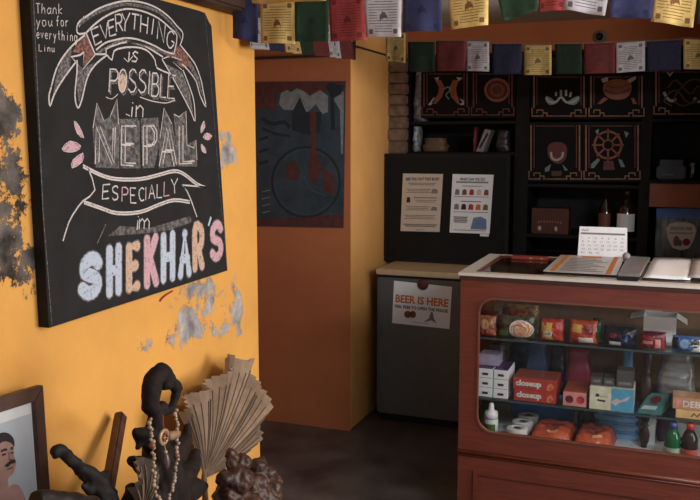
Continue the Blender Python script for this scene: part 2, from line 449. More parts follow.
# made-up housing for the added fill light, under the ceiling out of view
b = MB(); b.box(.45, 1.65, 1.40, 1.46, 2.10, ZC-.001); struct(b, 'trim_added_housing', mat('added_housing', (220, 220, 220), .5))
# orange lintel over the shelves
LY = 4.80
b0 = P(560, 50, 'y', LY); struct(MB().box(XW, XR, LY, YB, b0.z, ZC), 'trim_1', M_back)
# thin ledge and conduit line on the pier
pz = P(300, 57, 'y', YP).z
struct(MB().box(-2.4, XW+.012, YP-.015, YP-.003, pz-.006, pz+.006), 'trim_2', M_beam)
struct(MB().box(XW, XW+.012, YP, 4.72, pz+.045, pz+.053), 'trim_3', M_beam)
struct(MB().box(XW, XW+.01, YP-.0, YP+.05, pz-.02, pz+.08), 'trim_4', M_beam)
# dark timber running along the top of the yellow wall
zb = wp(222, 13).z
struct(MB().box(XW, XW+.10, .4, wp(243, 10).y, zb, ZC), 'trim_5', M_beam, bevel=.01)
# brick pilaster behind the fridge
b = MB(); YK = 4.72
x0, x1 = P(387, 100, 'y', YK).x, P(405, 100, 'y', YK).x
zt = P(395, 44, 'y', YK).z; z = 0; k = 0
while z < b0.z-.01:
    h = .068+random.uniform(-.008, .008); j = random.uniform(-.012, .006)
    b.box(x0+j*.4, x1+random.uniform(-.004, .004), YK+j, YB-.002, z, min(z+h-.006, b0.z)); z += h
struct(b, 'wall_brick_pilaster', M_brick, bevel=.006)
struct(MB().box(x0-.01, x1-.008, YK+.012, YB-.002, 0, b0.z), 'wall_mortar', mat('mortar', (90, 72, 60), .9))

# ------------------------------------------------------------------ chalkboard
XB = XW+.035
bp_ = lambda px, py: P(px, py, 'x', XB)
pts = [bp_(49, 328), bp_(227.5, 270.5), bp_(211.5, 26), bp_(209, 22), bp_(205, 13), bp_(200, 11), bp_(28, -37)]
cb = thing('chalkboard', Vector((XW, bp_(130, 300).y, bp_(130, 300).z)), 'large black chalkboard covered in chalk lettering hanging on the yellow wall', 'chalkboard')
MB().slab([Vector((XW+.001, p.y, p.z)) for p in pts], X*.034).build('board', M_blackboard, cb)
BD = Board((XB, 0, 0), X)
white, faint, smudge, red = MB(), MB(), MB(), MB()
W = .0052
# edge scuffs
BD.stroke(faint, [(33.5, 0), (38, 100), (43, 210), (52, 325)], .003)
BD.stroke(faint, [(205, 14), (211, 80), (219, 180), (227, 268)], .002)
# arched banner
BD.stroke(white, [(77, 26), (80, 21), (87, 16), (98, 9), (111, 4), (125, 1), (140, 2), (155, 7), (168, 16), (177, 26), (183, 34), (180, 46)], W, 4)
BD.stroke(white, [(86, 33), (95, 24), (108, 15), (125, 9), (142, 11), (158, 18), (170, 28), (177, 36), (174, 54)], W, 3)
BD.stroke(white, [(86, 33), (95, 54)], W); BD.stroke(white, [(96, 50), (105, 43), (115, 40), (127, 38), (140, 40), (155, 46), (164, 51), (174, 54)], W, 3)
BD.stroke(white, [(77, 26), (77, 32), (80, 34), (86, 33)], W, 2); BD.stroke(white, [(84, 16), (79, 27)], .003)
BD.stroke(white, [(95, 54), (106, 54), (106, 49), (115, 45), (127, 42), (140, 44), (152, 50), (163, 57)], W, 2)
BD.stroke(white, [(107, 55), (112, 60), (114, 51), (122, 48), (130, 47), (141, 48), (149, 52), (155, 60), (157, 68), (168, 73), (173, 77)], W, 2)
for o_ in (1.6, 3.0): BD.stroke(faint, [(80, 22+o_), (98, 10+o_), (125, 2+o_), (155, 8+o_), (172, 22+o_), (181, 36+o_)], .005, 4)
for o_ in (1.5, 3): BD.stroke(faint, [(97, 51+o_), (115, 41+o_), (127, 39+o_), (155, 47+o_), (172, 54+o_)], .004, 3)
# tails
BD.stroke(white, [(85, 35), (73, 45), (63, 57), (56, 70), (51, 88), (49, 96), (50, 106), (54, 95), (60, 84), (69, 71), (76, 62)], W, 3)
BD.stroke(white, [(76, 62), (71, 57), (80, 55), (84, 52)], W); BD.stroke(white, [(77, 60), (77, 72), (75, 96), (78, 108), (82, 99), (86, 82), (90, 72), (97, 63), (107, 55)], W, 3)
BD.stroke(white, [(84, 52), (83, 69), (95, 55)], .003)
BD.fill(red, [(86, 36), (80, 41), (72, 52), (80, 53), (84, 50), (84, 66), (96, 55)], .0006)
BD.fill(faint, [(72, 47), (62, 60), (56, 76), (53, 95), (60, 82), (70, 69), (71, 58)], .0005)
BD.fill(faint, [(78, 64), (77, 90), (79, 104), (86, 78), (95, 62), (83, 69)], .0005)
BD.stroke(white, [(181, 46), (190, 57), (196, 66), (201, 80), (203, 90), (206, 107), (200, 95), (196, 81), (188, 70), (182, 64)], W, 3)
BD.stroke(white, [(162, 59), (173, 78), (184, 98), (191, 112), (195, 121), (194, 102), (190, 88), (183, 70)], W, 3)
BD.stroke(white, [(162, 59), (170, 56), (182, 60), (173, 62), (182, 70)], .003)
BD.fill(red, [(178, 46), (164, 58), (172, 58), (181, 61), (176, 63), (182, 68), (189, 66), (188, 56)], .0006)
BD.fill(faint, [(166, 64), (180, 88), (193, 114), (190, 92), (182, 72)], .0005); BD.fill(faint, [(186, 62), (196, 78), (204, 100), (199, 78), (190, 60)], .0005)
# words
for ch, bl, u, v in (('E', (95, 45), (7, -3.5), (-4, -15)), ('V', (102, 40), (7.5, -3), (-2, -15)), ('E', (110, 36), (6, -2), (-2, -15)), ('R', (116.5, 32), (6.5, -1), (-1, -17)),
                     ('Y', (121, 31), (8, 0), (1, -18)), ('T', (131, 29), (7, 1), (1, -15)), ('H', (140, 32), (7, 2), (1, -17)), ('I', (150, 34), (3, 1), (2, -16)),
                     ('N', (157, 39), (7, 4), (1.5, -18)), ('G', (166, 46), (7, 4), (2.5, -17))):
    BD.glyph(white, ch, bl, u, v, W*.95, wob=.3)
BD.glyph(white, 'i', (125, 62), (7, 0), (1.5, -17), W); BD.glyph(white, 's', (131, 62), (8, 0), (.5, -17), W); BD.stroke(white, [(124, 58), (128, 62), (133, 56)], .003)
peach = MB()
BD.fill(peach, [(122, 74), (118.5, 80), (119, 89), (122.5, 91), (126, 86), (126, 77)], .0007, 3)
for ch, bl, u in (('P', (109, 92), (8, .5)), ('O', (118, 92), (8, .5)), ('S', (128, 92), (7.5, .5)), ('S', (138, 92.5), (7.5, .5)), ('I', (147, 94), (3, .2)), ('B', (151.5, 96), (7, .6)),
                  ('L', (160, 97), (6, .6)), ('E', (167.5, 98), (7, .6))):
    v = (1.2, -23)
    BD.glyph(faint, ch, (bl[0]+1.3, bl[1]+2.4), u, v, .0062, .0006); BD.glyph(white, ch, bl, u, v, .0050)
BD.stroke(white, [(106, 97), (112, 99), (118, 94)], .0025, 2); BD.stroke(white, [(140, 97), (152, 101), (166, 103), (175, 100)], .003, 3)
BD.glyph(white, 'i', (128, 117), (7, 0), (1.5, -17), W); BD.glyph(white, 'n', (135, 117), (9, .3), (1, -19), W); BD.stroke(white, [(126, 114), (130, 116)], .003)
BD.stroke(faint, [(120, 119.5), (138, 119)], .003)
# NEPAL: smudged blocks behind outlined letters
for q in ([(93, 128), (97, 103), (104, 121), (110, 117), (117, 99), (118.5, 122), (119, 168), (96, 167)], [(119, 119), (139, 121), (140, 168), (121, 168)], [(141, 119), (158, 118), (160, 140), (154, 167), (143, 168)],
          [(164, 108), (172, 124), (179, 165), (159, 168), (160, 140)], [(174, 114), (179, 117), (186, 111), (187, 145), (196, 140), (197, 166), (178, 166)]):
    BD.fill(smudge, q, .0004)
    BD.stroke(faint, q, .004, 0, .0007, True)
for q in ([(93, 128), (97, 103), (104, 121)], [(110, 117), (117, 99), (118.5, 124)], [(160, 138), (164, 108), (172, 124)], [(174, 114), (179, 117), (186, 111), (187, 145), (194, 148), (196, 140), (197, 160)]):
    BD.stroke(white, q, .003)
for ch, bl, u, v in (('N', (97, 163), (17, 1), (1, -37)), ('E', (123, 164), (12, .6), (.5, -39)), ('P', (145, 165), (11, .5), (0, -40)), ('A', (161, 165), (15, .5), (0, -38)), ('L', (181, 163), (13, -1), (0, -38))):
    BD.glyph(faint, ch, bl, u, v, .0165, .0007); BD.glyph(white, ch, (bl[0]-1.8, bl[1]+1), u, v, .0048, .0010); BD.glyph(white, ch, (bl[0]+2, bl[1]-1.2), (u[0]*.9, u[1]), (v[0], v[1]*.96), .0048, .0010)
# lower banner
for o_ in (0, 2.2): BD.stroke(white, [(83, 165+o_), (101, 174+o_), (117, 178+o_), (140, 178+o_), (158, 174+o_), (174, 170+o_), (184, 173+o_), (197, 183+o_), (206, 187)], .0052, 3)
BD.stroke(white, [(206, 187), (182, 185), (187, 191), (191, 200), (197, 217)], W); BD.stroke(white, [(88, 168), (95, 190), (83, 201), (76, 210), (69, 222), (63, 241)], .0048, 2)
for o_ in (0, 2.2): BD.stroke(white, [(84, 201+o_), (101, 207+o_), (117, 212+o_), (140, 211+o_), (158, 204+o_), (174, 199+o_), (190, 201+o_)], .0052, 3)
pk = MB()
for i, (ch, bl, u, v) in enumerate((('E', (102, 199), (7, -.5), (1, -14)), ('S', (112, 200), (6, 0), (.5, -14)), ('P', (122, 201.5), (6, 0), (0, -14)), ('E', (130.5, 203), (5.5, 0), (0, -15)), ('C', (139, 201), (6, 0), (0, -13)),
                     ('I', (144.5, 200), (3, 0), (0, -13)), ('A', (149, 199), (6, -.4), (0, -14)), ('L', (157, 198), (5, -.5), (0, -14)), ('L', (164, 196), (5.5, -.7), (0, -14)), ('Y', (171, 194), (7, -1), (0, -15)))):
    BD.glyph(white if i % 3 != 2 else pk, ch, bl, u, v, W*.9, wob=.3)
BD.glyph(white, 'i', (134, 230), (6, 0), (1.5, -16), W*.9); BD.glyph(white, 'm', (138.5, 229), (11, -.4), (1, -17), W*.9)
BD.fill(smudge, [(108, 236), (120, 226), (150, 228), (190, 216), (192, 222), (170, 230), (140, 234)], .0003); BD.stroke(faint, [(106, 224), (97, 244)], .004)
# SHEKHAR'S, fat coloured letters with a pale outline
blue = MB()
def fat(m, ch, x0, x1, yt, yb, w, skew=0):
    """one bubble letter: a chalk body with a rubbed pale outline"""
    for dw, mm, lf, nm in ((.009, C_faint, .0008, 'letter_outline'), (0, m, .0020, 'chalk_letter')):
        mb = MB(); k = 0
        for st in GL[ch]:
            px = [(x0+(x1-x0)*a+skew*c, yb-2.2*a-(yb-yt)*c) for a, c in st]
            q = [BD.at(x, y, lf) for x, y in px]
            if ch in 'SR' and len(q) > 3: q, _ = crom(q, 4, [0]*len(q))
            mb.ribbon([p+X*(k*.00006) for p in q], w+dw, X); k += 1
            for p in (q if len(q) < 9 else (q[0], q[-1])):
                mb.disc(p+X*(k*.00006), Y, Z, (w+dw)/2, 16); k += 1
        mb.build1(nm, mm, cb, normals=False)
fat(C_blue, 'S', 82, 97, 260, 294, .040, 2); fat(C_blue, 'H', 109.5, 118.5, 250, 293, .030); fat(C_peach, 'E', 129, 137, 248, 288, .032); fat(C_pink, 'K', 147, 156, 240, 284, .032)
fat(C_blue, 'H', 163.5, 172.5, 237, 279, .031); fat(C_blue, 'A', 180.5, 189, 235, 275, .031); fat(C_peach, 'R', 195, 202, 229, 268, .031); fat(C_pink, 'S', 212, 221, 226, 258, .032)
BD.stroke(blue, [(211, 217), (208.5, 226)], .011)
# leaves
for mbx, q in ((pk, [(74, 121), (79, 126), (84, 138), (77, 133)]), (pk, [(62, 149), (70, 141), (81, 146), (76, 151), (68, 152)]), (pk, [(72, 168), (73, 160), (83, 153), (82, 162)]),
               (pk, [(204, 121), (205, 127), (201, 133), (201, 127)]), (pk, [(203, 137), (207, 133), (212, 136), (208, 140)]), (pk, [(201, 144), (205, 148), (206, 153), (202, 151)])):
    BD.fill(mbx, q, .0007); BD.stroke(white, q, .0022, 2, .001, True)
# the thank-you note in the corner
BD.word(white, 'Thank', (36, 13.5), (5.6, .1), (0, -10), .0024, wob=.3); BD.word(white, 'you', (36, 26), (6, .2), (0, -10), .0024, wob=.3); BD.word(white, 'for', (56, 26), (4.6, .2), (0, -10), .0024)
BD.word(white, 'everything', (36.5, 38), (4.2, .35), (0, -9.5), .0024, wob=.2); BD.word(white, 'Linu', (39, 51), (4.2, .3), (0, -7), .0024)
white.build('chalk_lettering', C_white, cb, normals=False); faint.build('faint_chalk', C_faint, cb, normals=False); smudge.build('chalk_smudge', C_smudge, cb, normals=False)
red.build('red_chalk', C_red, cb, normals=False); peach.build('peach_chalk', C_peach, cb, normals=False); blue.build('blue_chalk', C_blue, cb, normals=False); pk.build('pink_chalk', C_pink, cb, normals=False)
# nail with a scrap of red cord under the board
b = MB(); b.tube([wp(159, 301)+X*.004, wp(163, 296)+X*.006, wp(172, 291)+X*.002], .0028, 6, 3)
o = b.build('cord_scrap', M_redink); center_origin(o); tag(o, 'short dark red cord end poking out below the chalkboard', 'cord')

# ------------------------------------------------------------------ bicycle poster on the pier
YQ = YP-.0075
pc = [P(238, 226, 'y', YQ), P(343.5, 228, 'y', YQ), P(345.5, 81, 'y', YQ), P(238, 82, 'y', YQ)]
po = thing('poster', (pc[0].x*.5+pc[1].x*.5, YP, pc[0].z), 'dark blue poster of a bicycle on the orange wall by the passage', 'poster')
MB().slab(pc, Y*.0035).build('sheet', mat('poster_navy', (56, 66, 74), .45, var=.35, scale=9), po)
PB = Board((0, YQ, 0), -Y)
r_, pl, dk, wh = MB(), MB(), MB(), MB()
PB.fill(r_, [(238, 83), (344.5, 82), (344, 92), (325, 90), (312, 98), (296, 88), (278, 92), (276, 110), (258, 108), (238, 106)], .0004)
PB.fill(r_, [(238, 221), (343, 214), (343, 227), (238, 225)], .0004)
PB.fill(pl, [(279, 104), (281, 93), (287, 90), (291, 92), (297, 88), (305, 92), (310, 96), (320, 90), (328, 96), (328, 112), (322, 114), (316, 104), (308, 112), (296, 110), (284, 110)], .0006)
PB.fill(pl, [(337, 88), (344, 92), (343, 154), (341, 154), (340, 110), (334, 100)], .0006)
def circ(cx, cy, r, n=28, sy=1.03): return [(cx+r*math.cos(2*math.pi*k/n), cy+r*sy*math.sin(2*math.pi*k/n)) for k in range(n)]
PB.stroke(dk, circ(306, 182, 34), .012, 0, .0008, True); PB.stroke(wh, circ(306, 182, 31.5), .0025, 0, .001, True)
for k in range(18):
    a = k*math.pi/9+.1; PB.stroke(wh, [(306+4*math.cos(a), 182+4*math.sin(a)), (306+31*math.cos(a), 182+32*math.sin(a))], .0013, 0, .0009)
PB.fill(dk, [(292, 112), (300, 97), (306, 112), (322, 112), (320, 132), (312, 136), (292, 130)], .0007); PB.stroke(wh, [(288, 112), (299, 97), (307, 108)], .002, 2, .001)
PB.fill(r_, [(310, 112), (316, 112), (316, 150), (322, 168), (314, 186), (308, 176), (311, 150)], .0011); PB.fill(r_, [(287, 164), (294, 160), (300, 172), (297, 181), (286, 178)], .0011)
PB.fill(r_, [(322, 168), (334, 176), (334, 196), (324, 190)], .0010); PB.fill(dk, [(326, 86), (330, 82), (344, 86), (341, 94), (334, 98), (335, 130), (331, 130), (331, 97)], .0012)
PB.stroke(dk, [(262, 118), (272, 124), (284, 122), (290, 128)], .02, 3, .0005)
PB.stroke(dk, [(262, 128), (276, 134), (290, 136)], .014, 2, .0006)
for k in range(4): PB.stroke(pl, [(262, 192+k*7), (270, 190+k*7)], .004, 0, .0006)
PB.stroke(wh, [(304, 176), (307, 184), (312, 190), (326, 196)], .004, 2, .0013)
for y in (140, 152, 164): PB.stroke(dk, [(259, y), (268, y-3)], .016, 0, .0008)
r_.build('red_paint', mat('poster_red', (92, 46, 40), .5, var=.3), po, normals=False); pl.build('pale_paint', mat('poster_pale', (132, 132, 132), .5, var=.25), po, normals=False)
dk.build('bicycle_wheel', mat('poster_black', (36, 40, 46), .5), po, normals=False); wh.build('wheel_spokes', mat('poster_grey_line', (84, 86, 90), .5), po, normals=False)

# ------------------------------------------------------------------ prayer flags
FC = {'navy': (68, 69, 104), 'yellow': (234, 198, 124), 'green': (54, 76, 57), 'red': (168, 72, 70), 'white': (222, 214, 218)}
FM = {k: mat('flag_cloth_'+k, v, .9, var=.10, scale=60, spec=.15) for k, v in FC.items()}
FI = {'navy': mat('flag_print_navy', (44, 46, 84), .9), 'yellow': mat('flag_print_yellow', (142, 98, 60), .9), 'green': mat('flag_print_green', (36, 58, 42), .9),
      'red': mat('flag_print_red', (118, 40, 44), .9), 'white': mat('flag_print_white', (112, 104, 110), .9)}
def flag(colr, tl, tr, br, bl, label, group, cat='prayer flag', amp=.008, shaded=False):
    tl, tr, br, bl = map(Vector, (tl, tr, br, bl))
    n = (tr-tl).cross(tl-bl).normalized()
    if n.dot(CAM-tl) < 0: n = -n
    ph = random.uniform(0, 6)
    def S(a, t, lift=0):      # a across, t down
        p = (tl*(1-a)+tr*a)*(1-t)+(bl*(1-a)+br*a)*t
        w = amp*t*(math.sin(ph+a*5.2+t*1.6)+.5*math.sin(ph*2+a*9))
        return p+n*(w+lift)
    root = thing('prayer_flag', (tl+tr)/2, label, cat, group)
    b = MB(); NA, NT = 10, 8
    for sd in (0,):
        g = [[b.bm.verts.new(S(i/NA, j/NT)) for i in range(NA+1)] for j in range(NT+1)]
        for j in range(NT):
            for i in range(NA): b.bm.faces.new((g[j][i], g[j][i+1], g[j+1][i+1], g[j+1][i]))
    o = b.build('cloth', SHADED[colr][0] if shaded else FM[colr], root, True, normals=False)
    md = o.modifiers.new('thick', 'SOLIDIFY'); md.thickness = .0012
    b = MB()
    def line(a0, a1, t, w=.0022):
        k = 6; pts = [S(a0+(a1-a0)*i/k, t, .0016) for i in range(k+1)]
        b.ribbon(pts, w, n)
    if colr in ('yellow', 'white', 'red'):
        for q in range(13):
            t = .16+q*.06
            if .40 < t < .64: line(.1, .34, t); line(.66, .9, t)
            elif t > .74 or t < .27: line(.26, .76, t)
            else: line(.1, .9, t)
    b.poly([S(.5+.1*math.cos(k*math.pi/5)*(1 if k % 2 else .55), .52+.11*math.sin(k*math.pi/5)*(1 if k % 2 else .6), .002) for k in range(10)])
    b.poly([S(x, t, .002) for x, t in ((.40, .56), (.46, .50), (.60, .50), (.64, .62), (.58, .57), (.46, .58), (.42, .66))])
    for cx, cy in ((.15, .13), (.85, .13), (.15, .88), (.85, .88)):
        b.poly([S(cx+.06*math.cos(k*math.pi/4)*(1+.3*(k % 2)), cy+.055*math.sin(k*math.pi/4)*(1+.3*(k % 2)), .002) for k in range(8)])
    b.build('print', SHADED[colr][1] if shaded else FI[colr], root, normals=False)
    return root
SHADED = {}  # darker copies of the flag colours, with the shade at the back painted in
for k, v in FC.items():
    SHADED[k] = (mat('shaded_flag_'+k, tuple(x*(.72 if k in ('white', 'yellow') else .56) for x in v), .9, var=.16, scale=50, spec=.15), mat('shaded_print_'+k, tuple(x*.38 for x in v), .9))
Y1 = 2.80
near = [('navy', 232, 258, 38, 43, 233, 257.5, 'first navy prayer flag on the bright front string, by the yellow wall'),
        ('yellow', 260, 295, 43.5, 43.5, 261, 294, 'printed yellow prayer flag on the front string beside the yellow wall corner'),
        ('green', 295, 329, 41.5, 41.5, 295, 329, 'dark green prayer flag on the front string above the bicycle poster'),
        ('red', 329, 364, 41.5, 40, 330, 366, 'red prayer flag on the front string over the orange pier edge'),
        ('white', 364, 402, 37, 37, 365.5, 401.5, 'white prayer flag printed with a horse over the orange pier'),
        ('navy', 403, 441, 32, 31, 403, 441.5, 'navy prayer flag on the front string between the white and tilted yellow flags'),
        ('yellow', 447, 489, 29.5, 25, 451, 488, 'tilted yellow prayer flag on the front string above the black notice board'),
        ('green', 494, 539, 21, 11, 503, 537.5, 'green prayer flag on the front string with its lower corner hanging down'),
        ('red', 539, 566, 12, 10, 538.5, 565, 'bright red prayer flag on the front string tucked beside a white one'),
        ('white', 567, 612, 9.5, 16, 564, 605, 'white prayer flag tilted on the front string above the ceiling camera'),
        ('navy', 613, 655, 17, 19, 610, 652, 'navy blue prayer flag on the front string right of the ceiling camera'),
        ('yellow', 656, 698, 21.5, 27.5, 651, 693, 'bright yellow prayer flag on the front string near the right edge'),
        ('green', 699, 742, 24, 26, 697, 736, 'green prayer flag cut by the right edge on the front string')]
tops = []
for c, xa, xb, ya, yb, xc, xd, lab in near:
    BLp, BRp = P(xc, ya, 'y', Y1), P(xd, yb, 'y', Y1)
    H = .150
    TLp = P(xa, ya-40, 'y', Y1); TRp = P(xb, yb-40, 'y', Y1)
    dl = (TLp-BLp); TLp = BLp+dl.normalized()*H; dr = TRp-BRp; TRp = BRp+dr.normalized()*H
    TLp.y = TRp.y = Y1; tops += [TLp, TRp]
    flag(c, TLp, TRp, BRp, BLp, lab, 'prayer flags on the front string')
cord = [Vector((XW+.001, Y1, tops[0].z+.004))]+[t.copy() for t in tops]+[Vector((XR, Y1, tops[-1].z+.05))]
M_cord2 = mat('dark_flag_cord', (96, 84, 74), .9); M_cord = mat('flag_cord', (196, 186, 170), .9)  # the back string's cord is a darker tone than the front one
o = MB().tube(cord, .0025, 5).build('flag_cord', M_cord); center_origin(o, cord[0].copy()); tag(o, 'pale cord of the front string of prayer flags near the ceiling', 'cord')
# nearest string: only one flag dips into view
Y0 = 1.62
q = [P(x, y, 'y', Y0) for x, y in ((247, -72), (330, -74), (327, 1.2), (252, 3.2))]
flag('yellow', *q, 'yellow prayer flag at the top edge, only its hem hanging into view', 'prayer flags on the nearest string')
cz = q[0].z
o = MB().tube([Vector((XW, Y0, cz+.12)), q[0], q[1], Vector((XR, Y0, cz+.15))], .0025, 5, 4).build('flag_cord', M_cord); center_origin(o, Vector((XW, Y0, cz+.12))); tag(o, 'pale cord above the top edge carrying the nearest yellow flag', 'cord')
# far string: along the passage opening, then across the shelves
XS = XW+.032
zA, zB = P(260, 14, 'x', XS).z, P(340, 27, 'x', XS).z
seq = ['white', 'navy', 'yellow', 'green', 'red', 'white', 'red']
dsc = ['crumpled white', 'small navy', 'pale yellow', 'dark green', 'small red', 'small white', 'dull red']
pts = []
ys = [YE-.13+i*.156 for i in range(8)]
for i, c in enumerate(seq):
    a, bb = ys[i]+.004, ys[i+1]-.004
    za = zA+(zB-zA)*i/7; zc = zA+(zB-zA)*(i+1)/7
    h = .143
    pts += [Vector((XS, a, za)), Vector((XS, bb, zc))]
    where = ['next to the yellow wall end', 'second from the yellow wall end', 'between the navy and green ones', 'between the yellow and red ones', 'between the green and white ones', 'near the pier corner', 'last before the pier corner'][i]
    flag(c, (XS, a, za), (XS, bb, zc), (XS+.02, bb, zc-h), (XS+.015, a, za-h), dsc[i]+' prayer flag strung over the passage opening, '+where, 'prayer flags over the passage', amp=.006, shaded=True)
Y2 = 4.05
far = [('yellow', 386, 405.5, 61, 63, 'brownish yellow prayer flag hanging in front of the brick pilaster'),
       ('green', 408, 435, 72, 72, 'dark green prayer flag on the back string above the silver bags'),
       ('red', 436, 466, 71, 71, 'dull red prayer flag on the back string over the fish panel'),
       ('white', 466.5, 489, 71, 71.5, 'greyish white prayer flag on the back string above the notice board'),
       ('navy', 492, 522, 74, 74, 'navy prayer flag on the back string left of the yellow one'),
       ('yellow', 524, 551.5, 75, 75, 'mustard yellow prayer flag on the back string above the lotus panel'),
       ('green', 555, 582, 74, 74, 'dark green prayer flag on the back string left of the ceiling camera'),
       ('red', 584, 615, 74, 73, 'dark red prayer flag on the back string below the ceiling camera'),
       ('white', 616, 645, 73, 71, 'white prayer flag on the back string, right of the ceiling camera'),
       ('navy', 647, 681, 72, 70, 'navy prayer flag on the back string above the endless knot panel'),
       ('yellow', 683.5, 713, 69, 70, 'yellow prayer flag on the back string at the right edge')]
pm = Vector((XW+.016, YP-.02, P(350, 42, 'y', YP).z))
o = MB().tube([Vector((XS-.004, YE-.2, pts[0].z+.006))]+[p+Z*.003 for p in pts]+[pm], .002, 5).build('flag_cord', M_cord); center_origin(o); tag(o, 'thin cord carrying the small prayer flags over the passage opening', 'cord')
pts = [pm+Y*.003]
for c, xa, xb, ya, yb, lab in far:
    q = [P(xa, ya-30, 'y', Y2), P(xb, yb-30, 'y', Y2), P(xb, yb, 'y', Y2), P(xa, ya, 'y', Y2)]
    pts += [p+Z*.004 for p in q[:2]]; flag(c, *q, lab, 'prayer flags on the back string', amp=.005, shaded=True)
pts += [Vector((XR, Y2, pts[-1].z+.03))]
o = MB().tube(pts, .002, 5).build('flag_cord', M_cord2); center_origin(o, pts[0].copy()); tag(o, 'thin cord of the back string of prayer flags crossing before the shelves', 'cord')

# ------------------------------------------------------------------ small dome camera on the lintel
c = P(600, 37, 'y', LY)
sc_ = thing('security_camera', c, 'small round dome camera on the orange lintel behind the flags', 'camera')
MB().lathe(c, [(.034, 0), (.034, .012), (.026, .024)], 20, -Y).build('housing', mat('camera_grey', (120, 108, 100), .5), sc_, True)
MB().ball(c-Y*.026, .021, 14).build('lens_dome', mat('camera_lens', (16, 16, 18), .12), sc_, True)

# ------------------------------------------------------------------ shelves at the back
YS = 4.78
sx = lambda px, py=130: P(px, py, 'y', YS).x
sz = lambda py, px=560: P(px, py, 'y', YS).z
ztop = b0.z-.002
su = thing('shelf_unit', (sx(550), YS+.17, 0), 'dark wooden wall of shelves with painted symbol panels along the back wall', 'shelves')
xl, xr = sx(406), sx(700)+.75
D1 = YB-.03
b = MB(); b.box(xl, xr, D1, D1+.015, 0, ztop); b.build('back_panel', mat('shelf_back', (24, 19, 18), .7), su)
posts = [(406, 409), (515, 529), (641, 652)]
for a, bb in posts: MB().box(sx(a), sx(bb), YS+.004, D1, 0, ztop).build('upright', M_dkwood, su, bevel=.003)
MB().box(xr-.03, xr, YS+.004, D1, 0, ztop).build('upright', M_dkwood, su)
def shelf(pa, pb, py, th=.018):
    z = sz(py, (pa+pb)/2); MB().box(sx(pa)+.001, sx(pb)-.001, YS+.004, D1, z-th, z).build('shelf', M_dkwood, su); return z
zs1 = shelf(409, 515, 152)
zs0 = shelf(409, 515, 121)
shelf(529, 641, 184.5); shelf(529, 641, 122, .012)
zs2 = shelf(529, 641, 236); shelf(652, 790, 118)
zs3 = shelf(652, 790, 181); zs4 = shelf(652, 790, 262); shelf(529, 641, 262); shelf(409, 515, 262)
MB().box(sx(652)+.001, xr-.03, YS+.02, YS+.036, sz(208, 690), zs3-.019).build('rail', mat('orange_brown_wood', (164, 92, 58), .5, scale=8), su)
M_gold = mat('fret_gold', (148, 102, 68), .5, var=.3); M_redfret = mat('fret_red', (112, 54, 42), .55, var=.3); M_panel = mat('panel_black', (19, 16, 16), .75, spec=.2)
M_teal = mat('painted_teal', (120, 138, 132), .6, var=.2); M_pw = mat('painted_white', (178, 170, 164), .6); M_por = mat('painted_orange', (146, 80, 54), .6, var=.2); M_pred = mat('painted_red', (100, 46, 40), .6); M_pdk = mat('painted_brown', (84, 50, 38), .6)
SB = Board((0, YS, 0), -Y)
def panel(x0, x1, y0, y1, motif, lab, gold=M_gold):
    q = [P(x, y, 'y', YS) for x, y in ((x0, y1), (x1, y1), (x1, y0), (x0, y0))]
    p = MB().slab(q, Y*.018).build('painted_panel', M_panel, su); p['label'] = lab
    f = MB(); w = .0075
    for xx, sg in ((x0+3, 1), (x1-3, -1)):
        SB.stroke(f, [(xx, y0+1), (xx, y1-11), (xx-sg*2, y1-11), (xx-sg*2, y1-3), (xx+sg*9, y1-3), (xx+sg*9, y1-9), (xx+sg*3, y1-9), (xx+sg*3, y1-6)], w, 0, .0008)
        SB.stroke(f, [(xx+sg*9, y1-6), (xx+sg*13, y1-6), (xx+sg*13, y1-3)], w, 0, .0008)
    SB.stroke(f, [(x0+15, y1-3), (x1-15, y1-3)], w*.7, 0, .0008)
    f.build('fret_border', gold, p, normals=False)
    f = MB()
    for xx in (x0+6, x1-6): SB.stroke(f, [(xx, y0+1), (xx, y1-14)], w*.6, 0, .0006)
    SB.stroke(f, [(x0+8, y0+2), (x1-8, y0+2)], w*.6, 0, .0006); f.build('red_line', M_redfret, p, normals=False)
    for nm, mm, shapes in motif:
        f = MB()
        for kind, pts, wd in shapes:
            if kind == 'f': SB.fill(f, pts, .001, 3)
            elif kind == 'p': SB.fill(f, pts, .0012)
            else: SB.stroke(f, pts, wd, 3 if kind == 's' else 0, .0014, kind == 'c')
        f.build(nm, mm, p, normals=False)
fish = lambda s: [(447+s*10, 80), (447+s*12, 85), (447+s*2, 92), (447-s*1, 96), (447+s*6, 100), (447+s*12, 104), (447+s*9, 106), (447-s*3, 100), (447-s*7, 95), (447-s*2, 88), (447+s*5, 82)]
panel(421, 470, 72, 118, [('fish', M_por, [('p', [(435, 80), (441, 80), (445, 88), (442, 97), (436, 104), (431, 103), (438, 94), (439, 87)], 0), ('p', [(453, 80), (459, 80), (456, 88), (457, 95), (463, 103), (458, 104), (451, 97), (449, 88)], 0)]),
                          ('fins', M_pw, [('p', [(434, 78), (439, 77), (438, 81)], 0), ('p', [(456, 77), (463, 78), (459, 81)], 0), ('p', [(428, 105), (434, 97), (435, 101), (431, 105)], 0), ('p', [(458, 97), (464, 101), (464, 105), (460, 105)], 0)]),
                          ('wave', M_teal, [('s', [(444, 89), (448, 87), (450, 90), (446, 95), (449, 99)], .008)])], 'black panel painted with two orange fish', M_redfret)
panel(470.5, 515, 72, 118, [('rosette', M_por, [('c', circ(497, 90, 11.5, 20, .92), .016), ('c', circ(497, 90, 6, 16, .92), .008)]), ('knot', M_pred, [('f', circ(497, 90, 9, 12, .92), 0)])], 'black panel painted with an orange rosette', M_redfret)
